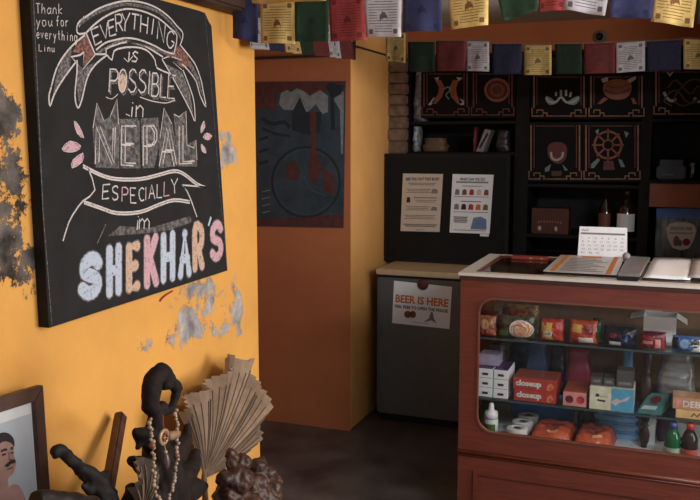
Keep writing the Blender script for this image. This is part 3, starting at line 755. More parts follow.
panel(531, 587, 75, 119, [('lotus', M_pw, [('s', [(546, 98), (550, 102), (556, 102), (561, 97), (566, 102), (573, 102), (579, 97)], .012), ('s', [(556, 92), (556, 96)], .012), ('s', [(561, 90), (561, 96)], .012), ('s', [(566, 90), (566, 96)], .012), ('s', [(571, 92), (570, 97)], .012)]),
                          ('lotus_leaf', M_teal, [('f', [(546, 96), (551, 98), (556, 103), (550, 105), (546, 101)], 0), ('f', [(579, 96), (573, 98), (567, 103), (574, 105), (579, 101)], 0)])], 'black panel painted with a white lotus')
panel(588, 645, 75, 119, [('parasol', M_por, [('f', [(604, 84), (616, 79), (630, 82), (631, 92), (624, 99), (611, 99), (604, 93)], 0)]), ('trim_line', M_pdk, [('s', [(605, 90), (617, 94), (630, 89)], .008), ('s', [(606, 85), (617, 88), (630, 84)], .005)]),
                          ('ribbon', M_pw, [('p', [(601, 79), (608, 77), (608, 81), (603, 83)], 0), ('p', [(627, 80), (636, 76), (636, 79), (630, 83)], 0)]), ('tail', M_por, [('p', [(604, 97), (608, 99), (601, 104), (597, 104)], 0), ('p', [(631, 98), (634, 98), (637, 104), (633, 104)], 0)])], 'black panel painted with an orange parasol')
panel(528, 582.5, 124, 182, [('conch', M_pred, [('f', [(548, 146), (556, 142), (566, 145), (566, 158), (558, 164), (549, 158)], 0)]), ('crescent', M_pw, [('s', [(551, 152), (552, 158), (557, 160), (562, 157), (563, 152)], .012)]),
                            ('ribbon', M_teal, [('p', [(545, 168), (551, 164), (549, 171), (545, 172)], 0), ('p', [(562, 164), (568, 170), (565, 171)], 0)]), ('stand', M_pdk, [('p', [(551, 171), (562, 171), (561, 176), (552, 176)], 0)])], 'black panel painted with a dark red conch')
wheel = [('c', circ(608, 145, 13.5, 24, 1), .012), ('c', circ(608, 145, 5, 14, 1), .008)]
wheel += [('s', [(608+4*math.cos(k*math.pi/4), 145+4*math.sin(k*math.pi/4)), (608+16*math.cos(k*math.pi/4), 145+16*math.sin(k*math.pi/4))], .009) for k in range(8)]
panel(583, 641, 124, 182, [('wheel', M_por, wheel), ('ribbon', M_teal, [('p', [(591, 164), (598, 158), (600, 160), (594, 168), (591, 168)], 0), ('p', [(618, 159), (622, 160), (625, 167), (621, 167)], 0), ('p', [(595, 131), (599, 129), (598, 135)], 0), ('p', [(624, 131), (629, 133), (626, 138)], 0)]),
                           ('stand', M_pred, [('p', [(604, 161), (613, 161), (615, 170), (603, 170)], 0)])], 'black panel painted with a golden wheel')
knot = [('s', [(668, 88), (676, 80), (690, 94), (698, 86), (706, 92), (690, 104), (676, 90), (664, 100), (672, 106)], .008), ('s', [(704, 82), (690, 80), (674, 98), (684, 106), (700, 98), (710, 106)], .008)]
panel(653, 728, 70, 117, [('knot', M_pdk, knot), ('ribbon', M_pw, [('s', [(664, 92), (667, 98), (672, 101), (676, 99)], .014), ('s', [(694, 98), (700, 102), (706, 98)], .014), ('p', [(666, 71), (670, 74), (674, 71), (670, 77)], 0)])], 'black panel painted with an endless knot')

# goods on the shelves
def crumple(name, x0, x1, z0, z1, yf, d, m, label, cat, group=None, amt=.012):
    b = MB(); cx, cz, cy = (x0+x1)/2, (z0+z1)/2, yf+d/2
    nu, nv = 14, 12; rr = []
    for j in range(nv+1):
        t = j/nv; zz = z0+(z1-z0)*t; ring = []
        tap = .82+.18*math.sin(math.pi*min(1, t*1.3+.15)) if t < .85 else .80
        for k in range(nu):
            a = 2*math.pi*k/nu
            ca, sa = math.cos(a), math.sin(a)
            e = .55; ux = math.copysign(abs(ca)**e, ca); uy = math.copysign(abs(sa)**e, sa)
            nn = noise.noise(Vector((cx*9+ca*1.5, sa*1.5+name.__len__(), t*5+cx*31)))
            ring.append(b.bm.verts.new((cx+ux*(x1-x0)/2*tap*(1+.16*nn), cy+uy*d/2*tap*(1+.3*nn), zz+.004*nn*(1 if 0 < j < nv else 0))))
        rr.append(ring)
    for a, c in zip(rr, rr[1:]):
        for k in range(nu): b.bm.faces.new((a[k], a[(k+1) % nu], c[(k+1) % nu], c[k]))
    b.bm.faces.new(rr[0][::-1]); b.bm.faces.new(rr[-1])
    o = b.build(name, m); center_origin(o); tag(o, label, cat, group)
    for p in o.data.polygons: p.use_smooth = amt < .02
    return o
crumple('silver_bag', sx(410), sx(423), zs0+.001, sz(66, 415), YS+.03, .16, M_silver, 'tall crumpled silver bag on the shelf beside the fish panel', 'bag')
crumple('silver_bag', sx(409.8), sx(416.5), zs1+.001, sz(126, 415), YS+.03, .14, M_silver, 'small silver packet on the shelf next to the brick pilaster', 'bag')
M_pkt = mat('dark_foil', (70, 62, 66), .35, metal=.3, var=.4)
for (a, bb, t, m, lab) in ((419, 444, 138, mat('tan_wrap', (120, 92, 70), .6), 'tan paper bundle lying on the open shelf above the notice board'), (471, 474.5, 127, mat('maroon_spine', (120, 40, 50), .6), 'thin maroon booklet standing on the open shelf above the notice board'),
                           (493, 509, 130, M_pkt, 'grey plastic pouch on the shelf above the notice board')):
    crumple('bundle', sx(a), sx(bb), zs1+.001, sz(t, a), YS+.04, .13, m, lab, 'packet')
q = [P(x, y, 'y', YS+.035) for x, y in ((476, 151), (483, 151.4), (491, 130), (485, 128.5))]
dz = zs1+.001-min(p.z for p in q)
bk = thing('book', (q[0].x, YS+.1, zs1), 'slanted grey book leaning on the shelf above the right notice', 'book')
MB().slab([p+Z*dz for p in q], Y*.12).build('cover', mat('grey_book', (150, 138, 138), .6), bk)
MB().ribbon([(q[0]+q[1])/2+Z*(dz+.02)-Y*.001, (q[2]+q[3])/2+Z*(dz-.02)-Y*.001], .012, -Y).build('spine_title', M_ink, bk, normals=False)
# wooden plaque box
q = [P(x, y, 'y', YS+.03) for x, y in ((531, 235), (568, 235), (568, 209), (531, 209))]
pb = thing('wooden_box', (q[0].x*.5+q[1].x*.5, YS+.08, zs2), 'small dark red wooden box with gold lettering behind the calendar', 'box')
MB().box(q[0].x, q[1].x, YS+.03, YS+.15, zs2+.0005, q[2].z).build('body', mat('dark_red_box', (82, 38, 30), .5), pb, bevel=.004)
text('lettering', 'NAMASTE' if False else '.........', ((q[0].x+q[1].x)/2, YS+.03, zs2+.065), X, Z, .13, .012, M_gold, pb, curve=1.6)
for dx in (-.055, .035): MB().ball((q[0].x*.5+q[1].x*.5+dx, YS+.022, zs2+.03), .011, 8, (1, .6, 1.4)).build('fitting', M_pw, pb, True)
# whisky bottle
bx, by = sx(629), YS+.075
zb1 = zs2
H = P(629, 192, 'y', by).z-zb1
bt = thing('bottle', (bx, by, zb1), 'dark liquor bottle with a white label on the back shelf by the upright', 'bottle')
r = .052
MB().lathe((bx, by, zb1+.0005), [(r*.9, 0), (r, .01), (r, H*.62), (r*.75, H*.72), (r*.34, H*.82), (r*.32, H*.93)], 20).build('glass', mat('dark_amber_glass', (42, 24, 16), .08, spec=.8), bt, True)
MB().lathe((bx, by, zb1+H*.93), [(r*.38, 0), (r*.38, H*.1)], 14).build('cap', mat('bottle_cap_dark', (52, 40, 36), .4), bt, True)
b = MB()
ang = [R(-150+k*10) for k in range(13)]
for k in range(12):
    p = [Vector((bx+(r+.0008)*math.cos(a), by+(r+.0008)*math.sin(a), 0)) for a in ang[k:k+2]]
    b.quad(p[0]+Z*(zb1+H*.12), p[1]+Z*(zb1+H*.12), p[1]+Z*(zb1+H*.52), p[0]+Z*(zb1+H*.52))
b.build('label', M_paper, bt)
# second darker bottle
bx2 = sx(607); b2 = thing('bottle', (bx2, by+.05, zb1), 'dark brown bottle half hidden left of the white labelled bottle', 'bottle')
MB().lathe((bx2, by+.05, zb1+.0005), [(.036, 0), (.04, .01), (.04, H*.6), (.014, H*.8), (.013, H*.96)], 18).build('glass', MATS['dark_amber_glass'], b2, True)
b = MB()
for k in range(8):
    p = [Vector((bx2+.0408*math.cos(a), by+.05+.0408*math.sin(a), 0)) for a in (R(-150+k*13), R(-137+k*13))]
    b.quad(p[0]+Z*(zb1+H*.18), p[1]+Z*(zb1+H*.18), p[1]+Z*(zb1+H*.5), p[0]+Z*(zb1+H*.5))
b.build('label', mat('bronze_label', (120, 74, 60), .5), b2)
# dark tin and glass on the right shelf
MBx = thing('tin', (sx(672), YS+.12, zs3), 'low dark storage tin on the upper right shelf', 'tin')
MB().box(sx(658), sx(688), YS+.06, YS+.2, zs3+.0005, sz(166, 672)).build('body', mat('dark_tin', (52, 50, 50), .35, metal=.4), MBx, bevel=.008)
MB().box(sx(661), sx(685), YS+.065, YS+.195, sz(166, 672), sz(160, 672)).build('lid', mat('dark_tin_lid', (44, 42, 42), .4), MBx, bevel=.004)
MB().box(sx(664), sx(676), YS+.0585, YS+.06, sz(176, 672), sz(174, 672)).build('plate', M_greyink, MBx)
o = MB().lathe((sx(697), YS+.1, zs3+.0005), [(.03, 0), (.034, .005), (.036, .09), (.033, .09), (.031, .008)], 18).build('drinking_glass', clear('smoked_glass', (.55, .55, .56))); center_origin(o); tag(o, 'clear drinking glass beside the dark tin on the right shelf', 'glass')
# blue topped bag with a round label
yb_ = YS+.05
x0, x1 = P(655, 240, 'y', yb_).x, P(722, 240, 'y', yb_).x; zb2 = zs4+.0008; zt2 = P(680, 209, 'y', yb_).z; zm = P(680, 219, 'y', yb_).z
bg = thing('zip_bag', ((x0+x1)/2, yb_+.06, zs4), 'clear plastic pouch with blue top band and white label on the right shelf', 'bag')
b = MB(); g = []
for j in range(9):
    t = j/8; row = []
    for i in range(13):
        a = i/12; bul = .05*math.sin(math.pi*a)**.7*math.sin(math.pi*min(.98, t*.9+.1))
        row.append((a, t, bul))
    g.append(row)
for sgn in (-1, 1):
    vs = [[b.bm.verts.new((x0+(x1-x0)*a, yb_+.05+sgn*(bul+.0012+.004*noise.noise(Vector((a*9, t*4, sgn)))*(0 < i < 12)), zb2+(zm-zb2)*t)) for i, (a, t, bul) in enumerate(r0)] for r0 in g]
    for j in range(8):
        for i in range(12): b.bm.faces.new((vs[j][i], vs[j][i+1], vs[j+1][i+1], vs[j+1][i]))
b.build('pouch', mat('grey_blue_film', (134, 148, 158), .25, var=.55, scale=16, stretch=(3, 1, .6)), bg, True)
MB().box(x0, x1, yb_+.044, yb_+.058, zm, zt2).build('top_band', mat('band_blue', (104, 152, 240), .4), bg)
lc = P(681, 237, 'y', yb_-.008); lw = .075
MB().slab([lc+X*a*lw+Z*c*.075 for a, c in ((-1, .55), (-.8, .9), (-.3, 1.05), (.3, 1.05), (.8, .9), (1, .55), (.85, -.2), (.55, -.8), (0, -.95), (-.55, -.8), (-.85, -.2))], Y*.03).build('label', M_paper, bg)
text('label_title', 'DOCTOR CARE', lc+Z*.046, X, Z, .105, .017, M_ink, bg, .01); scribble('label_script', lc+Z*.021, X, Z, .115, .012, M_greyink, bg, 15)
MB().disc(lc-X*.022-Z*.022-Y*.001, X, Z, .016, 10, .028).disc(lc-X*.004-Z*.032-Y*.001, X, Z, .012, 10, .018).build('label_picture', M_greyink, bg, normals=False)
MB().disc(lc+X*.028-Z*.026-Y*.001, X, Z, .02, 10, .02).build('label_picture', M_redink, bg, normals=False)

# ------------------------------------------------------------------ fridge
fl = P(375, 420, 'y', 4.33); YF = 4.33
fx0, fx1, fz = P(376.5, 340, 'y', YF).x, P(376.5, 340, 'y', YF).x+.56, P(415, 271, 'y', YF).z
fr = thing('fridge', ((fx0+fx1)/2, YF+.18, 0), 'small dark grey bar fridge with a beer notice on its door', 'fridge')
MB().box(fx0+.005, fx1, YF+.045, YK-.03, .03, fz-.03).build('cabinet', mat('fridge_dark', (44, 42, 43), .45, metal=.2), fr, bevel=.01)
MB().box(fx0, fx1, YF, YF+.043, .045, fz-.045).build('door', mat('fridge_grey', (96, 96, 94), .4, metal=.25, var=.05), fr, bevel=.008)
MB().box(fx0-.005, fx1, YF-.004, YK-.03, fz-.03, fz).build('worktop', mat('beige_top', (196, 172, 138), .5, var=.08), fr, bevel=.004)
MB().box(fx0, fx1, YF+.012, YF+.045, fz-.045, fz-.0305).build('gasket', M_black, fr)
MB().box(fx0+.02, fx1-.02, YF+.03, YF+.05, .0, .045).build('plinth', M_black, fr)
yn = YF-.003
q = [P(x, y, 'y', yn) for x, y in ((392, 323), (449.3, 329), (452, 287), (394, 280.7))]
nt = thing('notice', ((q[0]+q[1])/2), 'white beer notice with orange lettering taped to the fridge door', 'notice')
MB().slab(q, Y*.0025).build('sheet', M_paper, nt)
u = (q[1]-q[0]).normalized(); v = (q[3]-q[0]).normalized(); cN = sum(q, Vector())/4; wN = (q[1]-q[0]).length; hN = (q[3]-q[0]).length
text('title', 'BEER IS HERE', cN+v*hN*.10, u, v, wN*.92, hN*.19, M_orangeink, nt, .035); text('subtitle', 'FEEL FREE TO OPEN THE FRIDGE', cN-v*hN*.085, u, v, wN*.92, hN*.075, M_ink, nt, .03)
scribble('small_print', cN-v*hN*.42, u, v, wN*.30, hN*.025, M_greyink, nt, 15)
b = MB(); b.disc(cN-u*wN*.23-v*hN*.25-Y*.001, u, v, .020, 12); b.disc(cN-u*wN*.14-v*hN*.24-Y*.001, u, v, .018, 12, .02); b.build('beer_mugs', M_brownink, nt, normals=False)
b = MB(); c0 = cN+u*wN*.17-v*hN*.27-Y*.001
b.poly([c0+u*a*.03+v*c*.03 for a, c in ((-1.3, -1), (-.3, -.2), (0, 1.1), (.35, 1), (.6, -.1), (1.2, -1), (.2, -.5))]); b.build('beer_drawing', M_greyink, nt, normals=False)
mg = P(423, 284.5, 'y', yn-.001); o = MB().lathe(mg+Y*.0005, [(.03, 0), (.03, .006), (.024, .010)], 18, -Y).build('magnet', mat('magnet_brown', (86, 44, 40), .5), None, True); center_origin(o, mg.copy()); tag(o, 'round dark red magnet at the top of the beer notice', 'magnet')
# ------------------------------------------------------------------ black notice board on the fridge
YN = YK-.075
nx0, nx1 = P(384, 200, 'y', YN).x, P(509, 200, 'y', YN).x
zN = P(450, 154, 'y', YN).z
nb = thing('notice_board', ((nx0+nx1)/2, YN+.02, fz), 'black framed panel standing on the fridge holding two printed notices', 'board')
MB().box(nx0+.02, nx1-.02, YN+.006, YN+.03, fz+.001, zN-.015).build('panel', mat('board_black', (25, 25, 25), .8, spec=.25, var=.1), nb)
b = MB(); b.box(nx0, nx1, YN, YN+.035, zN-.022, zN); b.box(nx0, nx1, YN, YN+.035, fz+.001, fz+.022); b.box(nx0, nx0+.022, YN, YN+.035, fz+.022, zN-.022); b.box(nx1-.022, nx1, YN, YN+.035, fz+.022, zN-.022)
b.build('frame', M_black, nb, bevel=.003)
def notice(corn, m, label, rows):
    yv = YN+.0022
    q = [P(x, y, 'y', yv) for x, y in corn]
    t = thing('notice', (q[0]+q[1])/2, label, 'notice', None)
    MB().slab(q, Y*.003).build('sheet', m, t)
    u = (q[1]-q[0]).normalized(); v = (q[3]-q[0]).normalized(); w = (q[1]-q[0]).length; h = (q[3]-q[0]).length; o = q[0]
    at = lambda a, c: o+u*w*a+v*h*c
    for kind, a, c, ww, hh, arg in rows:
        if kind == 't': text('lettering', arg, at(a, c), u, v, w*ww, h*hh, M_ink, t, .03, .0008)
        elif kind == 'l':
            b = MB(); n = arg
            for k in range(n): b.ribbon([at(a-ww/2*(1-.12*(k % 2)), c-k*.028)-Y*.0008, at(a+ww/2*(1-.12*(k % 2)), c-k*.028)-Y*.0008], h*hh, -Y)
            b.build('small_print', M_greyink, t, normals=False)
        else:
            b = MB(); b.poly([at(a, c)+u*w*ww*.5*p+v*h*hh*.5*r-Y*.001 for p, r in ((-1, -1), (1, -1), (.9, .6), (.2, 1), (-.7, .8))]); b.build('picture', arg, t, normals=False)
notice(((400.4, 231), (439.5, 232), (443, 174), (403, 173.5)), M_paper2, 'ivory printed notice, left of the two on the black board',
       [('t', .5, .905, .86, .055, 'ARE YOU OUT TOO BUSY?'), ('l', .5, .835, .72, .014, 2), ('l', .42, .73, .62, .012, 3), ('p', .82, .70, .17, .08, M_greyink), ('l', .60, .585, .58, .020, 1), ('l', .62, .54, .55, .012, 2), ('p', .17, .55, .10, .10, M_ink),
        ('l', .42, .43, .6, .012, 3), ('p', .83, .40, .17, .07, M_greyink), ('l', .48, .28, .8, .012, 3), ('l', .5, .12, .86, .020, 2), ('l', .5, .03, .2, .01, 1)])
pics = []
for i, mm in enumerate((M_greyink, M_brownink, M_redink, M_paper2, M_brownink)): pics.append(('p', .14+i*.18, .70, .12, .10, mm))
for i, mm in enumerate((M_greyink, M_ink, M_redink, M_orangeink, mat('olive_ink', (120, 108, 60), .8))): pics.append(('p', .14+i*.18, .45, .13, .10, mm))
notice(((449.5, 232.5), (489.5, 234), (493.6, 174.8), (452.6, 174)), M_paper, 'white printed notice with small pictures, right of the two on the black board',
       [('t', .5, .915, .62, .05, 'WHAT CAN YOU DO'), ('l', .5, .865, .80, .026, 1), ('l', .5, .80, .5, .012, 1), ('l', .5, .62, .86, .01, 1), ('l', .5, .54, .5, .016, 1), ('l', .5, .36, .86, .01, 1), ('l', .26, .27, .36, .02, 4), ('p', .72, .18, .40, .22, M_blueink), ('l', .5, .05, .8, .012, 1)]+pics)
o = MB().slab([P(x, y, 'y', YN+.003) for x, y in ((480, 236.2), (488.6, 236.6), (489, 234.4), (480, 233.8))], -Y*.001).build('tape', M_white); center_origin(o); tag(o, 'scrap of white tape under the right notice on the black board', 'tape')

# ------------------------------------------------------------------ display counter
CT = 1.03
A = P(461, 272, 'z', CT); CX0, CY0 = A.x, A.y
Bk = P(490, 254.5, 'z', CT); CY1 = Bk.y+.02; CX1 = .62
pc_ = lambda px, py: P(px, py, 'y', CY0)
ct = thing('display_counter', ((CX0+CX1)/2, (CY0+CY1)/2, 0), 'red brown wooden glass-fronted shop counter filled with goods', 'counter')
T = .022
# front board with the rounded window
zw1, zw0 = pc_(560, 303).z, pc_(560, 441).z
wx0 = pc_(478, 370).x; wx1 = CX1-.085
def rrect(x0, x1, z0, z1, r, n=7):
    o = []
    for cx, cz, a0 in ((x1-r, z1-r, 0), (x0+r, z1-r, 90), (x0+r, z0+r, 180), (x1-r, z0+r, 270)):
        for k in range(n+1):
            a = R(a0+90*k/n); o.append((cx+r*math.cos(a), cz+r*math.sin(a)))
    return o
def framed(mb, outer, inner, y0, y1):
    """plate with a hole: both loops share the angle order"""
    import mathutils.geometry as mg_
    def ring(y):
        vo = [mb.bm.verts.new((x, y, z)) for x, z in outer]; vi = [mb.bm.verts.new((x, y, z)) for x, z in inner]; return vo, vi
    o0, i0 = ring(y0); o1, i1 = ring(y1)
    tri = mg_.tessellate_polygon([[Vector((x, z, 0)) for x, z in outer], [Vector((x, z, 0)) for x, z in inner]])
    for (vo, vi) in ((o0, i0), (o1, i1)):
        al = vo+vi
        for t in tri:
            try: mb.bm.faces.new([al[i] for i in t])
            except ValueError: pass
    for a, b in ((o0, o1), (i0, i1)):
        n = len(a)
        for k in range(n): mb.bm.faces.new((a[k], a[(k+1) % n], b[(k+1) % n], b[k]))
inner = rrect(wx0, wx1, zw0, zw1, .062)
zmold = pc_(560, 464).z
b = MB(); framed(b, [(CX1, CT-.028), (CX0, CT-.028), (CX0, 0), (CX1, 0)], inner, CY0, CY0+T); b.build('front_board', M_wood, ct)
gsk = MB(); framed(gsk, rrect(wx0-.003, wx1+.003, zw0-.003, zw1+.003, .065), rrect(wx0+.004, wx1-.004, zw0+.004, zw1-.004, .058), CY0-.004, CY0+.004); gsk.build('window_bead', mat('bead_brown', (120, 74, 60), .35), ct)
MB().box(wx0-.01, wx1+.01, CY0+T, CY0+T+.005, zw0-.01, zw1+.01).build('window_glass', M_glass, ct)
b = MB(); b.tube([(CX0, CY0-.002, zmold), (CX1, CY0-.002, zmold)], .009, 8); b.tube([(CX0, CY0-.001, zmold-.014), (CX1, CY0-.001, zmold-.014)], .005, 6); b.build('moulding', M_wood2, ct, True)
b = MB(); px0 = pc_(473, 480).x; zp = pc_(480, 470.5).z
framed(b, [(CX1-.06, zp), (px0, zp), (px0, .06), (CX1-.06, .06)], [(CX1-.085, zp-.02), (px0+.02, zp-.02), (px0+.02, .08), (CX1-.085, .08)], CY0-.008, CY0-.0005); b.build('panel_frame', M_wood2, ct, bevel=.002)
for xa in (CX0, CX1-T):
    MB().box(xa, xa+T, CY0+T, CY1, 0, CT-.028).build('side_panel', M_wood, ct)
MB().box(CX0+T, CX1-T, CY1-.015, CY1, 0, CT-.028).build('back_panel', mat('back_board', (150, 112, 82), .7), ct)
zfl = P(560, 447, 'y', CY0+.08).z
MB().box(CX0+T, CX1-T, CY0+T+.006, CY1-.016, zfl-.015, zfl).build('floor_board', mat('case_floor', (236, 236, 238), .5), ct)
zA1, zA2 = P(560, 342, 'y', CY0+.10).z, P(560, 404, 'y', CY0+.10).z
for zz in (zA1, zA2):
    MB().box(CX0+T+.001, CX1-T-.001, CY0+.075, CY1-.03, zz-.006, zz).build('glass_shelf', M_shelfglass, ct)
    MB().box(CX0+T+.001, CX1-T-.001, CY0+.070, CY0+.0745, zz-.007, zz+.0005).build('shelf_edge', M_edge, ct)
# top: laminate rim, glass, wooden lip
rim = MB(); w1 = .045
gx0, gx1, gy0, gy1 = CX0+.055, CX1-.045, CY0+.035, CY1-.05
z0, z1 = CT-.012, CT
rim.box(CX0-.008, CX1+.008, CY0-.012, gy0, z0, z1); rim.box(CX0-.008, CX1+.008, gy1, CY1+.008, z0, z1); rim.box(CX0-.008, gx0, gy0, gy1, z0, z1); rim.box(gx1, CX1+.008, gy0, gy1, z0, z1)
rim.build('top_rim', M_lam, ct)
lip = MB(); lip.box(CX0-.004, CX1+.004, CY0-.007, CY0+.03, CT-.028, CT-.0125); lip.box(CX0-.004, CX0+.03, CY0+.03, CY1, CT-.028, CT-.0125); lip.box(CX1-.03, CX1+.004, CY0+.03, CY1, CT-.028, CT-.0125); lip.box(CX0+.03, CX1-.03, CY1-.03, CY1, CT-.028, CT-.0125)
lip.build('top_lip', mat('dark_lip', (70, 40, 34), .4), ct)
b = MB(); framed_h = [(gx0, gy0), (gx1, gy0)]
b.box(gx0, gx0+.014, gy0, gy1, CT-.010, CT+.0025); b.box(gx0+.014, gx1, gy0, gy0+.010, CT-.010, CT+.001); b.box(gx0+.014, gx1, gy1-.012, gy1, CT-.010, CT+.004); b.build('glass_frame', M_wood2, ct)
MB().box(gx0+.014, gx1, gy0+.010, gy1-.012, CT-.008, CT-.001).build('top_glass', clear('top_glass', (.90, .92, .92), boost=1.4), ct)
# turned spindle inside the case
sp = P(645, 440, 'y', CY0+.30); hh = zA2-.008-zfl
# ------------------------------------------------------------------ things on the counter top
def topq(pts, z): return [P(x, y, 'z', z) for x, y in pts]
zc0 = CT+.0003
q = topq(((543, 271.2), (617, 275), (624.5, 257.2), (561, 255)), CT+.005)
bo = thing('rate_sheet', ((q[0]+q[2])/2), 'printed sheet with orange side borders in a clear sleeve on the counter', 'paper')
bo.location.z = CT+.004; ROOT_LOC[bo.name] = bo.location.copy()
for p in q: p.z = CT+.0042
MB().slab(q, Z*.002).build('sheet', mat('grey_paper', (196, 190, 188), .35), bo)
bl_ = lambda a, c: (q[0]*(1-a)+q[1]*a)*(1-c)+(q[3]*(1-a)+q[2]*a)*c+Z*.003
b = MB()
for a in (.12, .88): b.quad(bl_(a-.035, .01), bl_(a+.035, .01), bl_(a+.035, .99), bl_(a-.035, .99))
b.quad(bl_(.35, .86), bl_(.66, .86), bl_(.66, .95), bl_(.35, .95)); b.build('orange_border', M_orangeink, bo, normals=False)
b = MB()
for k in range(9): b.quad(bl_(.2, .08+k*.085), bl_(.8-.1*(k % 3), .08+k*.085), bl_(.8-.1*(k % 3), .11+k*.085), bl_(.2, .11+k*.085))
b.build('print', M_greyink, bo, normals=False)
# desk calendar
yc = P(600, 258, 'z', CT).y+.01
q = [P(x, y, 'y', yc) for x, y in ((577.5, 258), (626.5, 261), (626.8, 228.5), (579, 227))]
zb_ = CT+.0045
for p in q[:2]: p.z = zb_
ca = thing('desk_calendar', Vector(((q[0].x+q[1].x)/2, yc+.03, zb_)), 'white desk calendar standing open on the counter top', 'calendar')
tp = Y*.028
MB().slab([q[0], q[1], q[2]+tp, q[3]+tp], Y*.002+Z*.0005).build('front_card', M_white, ca)
MB().slab([q[0]+Y*.062, q[1]+Y*.062, q[2]+tp+Y*.005, q[3]+tp+Y*.005], Y*.002).build('rear_card', M_paper2, ca)
cl = lambda a, c: (q[0]*(1-a)+q[1]*a)*(1-c)+((q[3]+tp)*(1-a)+(q[2]+tp)*a)*c-Y*.0012+Z*.0003
u = (cl(1, .5)-cl(0, .5)).normalized(); v = (cl(.5, 1)-cl(.5, 0)).normalized(); wC = (cl(1, .5)-cl(0, .5)).length; hC = (cl(.5, 1)-cl(.5, 0)).length
b = MB(); b.quad(cl(.04, .74), cl(.96, .74), cl(.96, .80), cl(.04, .80)); b.build('header_bar', M_greyink, ca, normals=False)
scribble('month', cl(.13, .88), u, v, wC*.14, hC*.05, M_ink, ca, 7)
nn = MB()
for r0 in range(5): text('dates', '   '.join('%2d' % (1+r0*7+k) for k in range(7) if 1+r0*7+k <= 31), cl(.5 if r0 < 4 else .25, .62-r0*.125), u, v, wC*(.86 if r0 < 4 else .38), hC*.055, M_greyink, ca, 0, .0003)
# ball, black box, cup lid, papers to the right
c = P(626, 257, 'z', CT+.018); c.y += .02
o = MB().ball((c.x, c.y, CT+.0185), .017, 14).build('ball', mat('grey_ball', (150, 146, 146), .5), None, True); center_origin(o); tag(o, 'small grey ball right behind the desk calendar', 'ball')
q = topq(((618, 276), (640, 277.2), (650, 260), (628, 258.5)), CT+.002)
for p in q: p.z = CT+.0022
o = MB().slab(q, Z*.012).build('clip_file', mat('grey_file', (136, 130, 130), .5), None, bevel=.001); center_origin(o); tag(o, 'grey flat file between the printed sheet and the white papers', 'file')
q = [P(x, y, 'y', CY0+.02) for x, y in ((617, 273), (639, 275))]
o = MB().box(q[0].x, q[1].x, CY0+.006, CY0+.03, CT+.0008, CT+.014).build('stapler', M_black, None, bevel=.003); center_origin(o); tag(o, 'small black box at the counter edge beside the printed sheet', 'box')
for i, (pp, zz, lab) in enumerate(((((643, 278.8), (690, 281), (696, 262), (654, 259.7)), .0012, 'loose white sheet lying on the counter before the blue topped pouch'), (((688, 279.5), (742, 283), (742, 264), (692, 262)), .005, 'greyish paper at the right edge on the counter top'))):
    q = topq(pp, CT)
    b = MB(); g = []
    for j in range(7):
        row = []
        for k in range(7):
            a, c = k/6, j/6
            p = (q[0]*(1-a)+q[1]*a)*(1-c)+(q[3]*(1-a)+q[2]*a)*c
            p.z = CT+zz+.002+.004*(1+noise.noise(Vector((a*2.4, c*2.4, i*5.))))*(.5+c*1.5)
            row.append(b.bm.verts.new(p))
        g.append(row)
    for j in range(6):
        for k in range(6): b.bm.faces.new((g[j][k], g[j][k+1], g[j+1][k+1], g[j+1][k]))
    o = b.build('paper_sheet', M_paper if i == 0 else mat('grey_sheet', (188, 184, 184), .7), None, True); md = o.modifiers.new('s', 'SOLIDIFY'); md.thickness = .0015; center_origin(o); tag(o, lab, 'paper')
# red pen case under the top glass
q0 = P(506, 262, 'z', CT); q1 = P(541, 266, 'z', CT)
pcx = thing('pen_case', ((q0.x+q1.x)/2, gy1-.06, CT-.0005), 'narrow red case with brass clasps at the back of the counter glass', 'case')
MB().box(q0.x, q1.x, gy1-.075, gy1-.03, CT-.0005, CT+.013).build('body', mat('red_case', (138, 56, 46), .4), pcx, bevel=.003)
for fx in (.55, .85): MB().box(q0.x+(q1.x-q0.x)*fx-.006, q0.x+(q1.x-q0.x)*fx+.006, gy1-.0765, gy1-.075, CT+.003, CT+.011).build('clasp', mat('brass', (196, 150, 90), .35, metal=.7), pcx)

# ------------------------------------------------------------------ goods inside the case
def rect(px0, py0, px1, py1, yf):
    cy_, cx_ = (py0+py1)/2, (px0+px1)/2
    return P(px0, cy_, 'y', yf).x, P(px1, cy_, 'y', yf).x, P(cx_, py1, 'y', yf).z, P(cx_, py0, 'y', yf).z
EPS = .0008
def carton(name, px, yf, d, base, m, label, cat, group=None, bev=.0015, top=None):
    x0, x1, z0, z1 = rect(*px, yf); h = z1-z0
    z0 = base+EPS; z1 = z0+h
    t = thing(name, ((x0+x1)/2, yf+d/2, base), label, cat, group)
    MB().box(x0, x1, yf, yf+d, z0, z1).build('body', m, t, bevel=bev)
    if top: MB().box(x0+.002, x1-.002, yf+.002, yf+d-.002, z1, z1+.0012).build('top', top, t)
    return t, x0, x1, z0, z1
def dec(t, name, pts, yf, m):
    MB().poly([Vector((x, yf-.0009, z)) for x, z in pts]).build(name, m, t, normals=False)
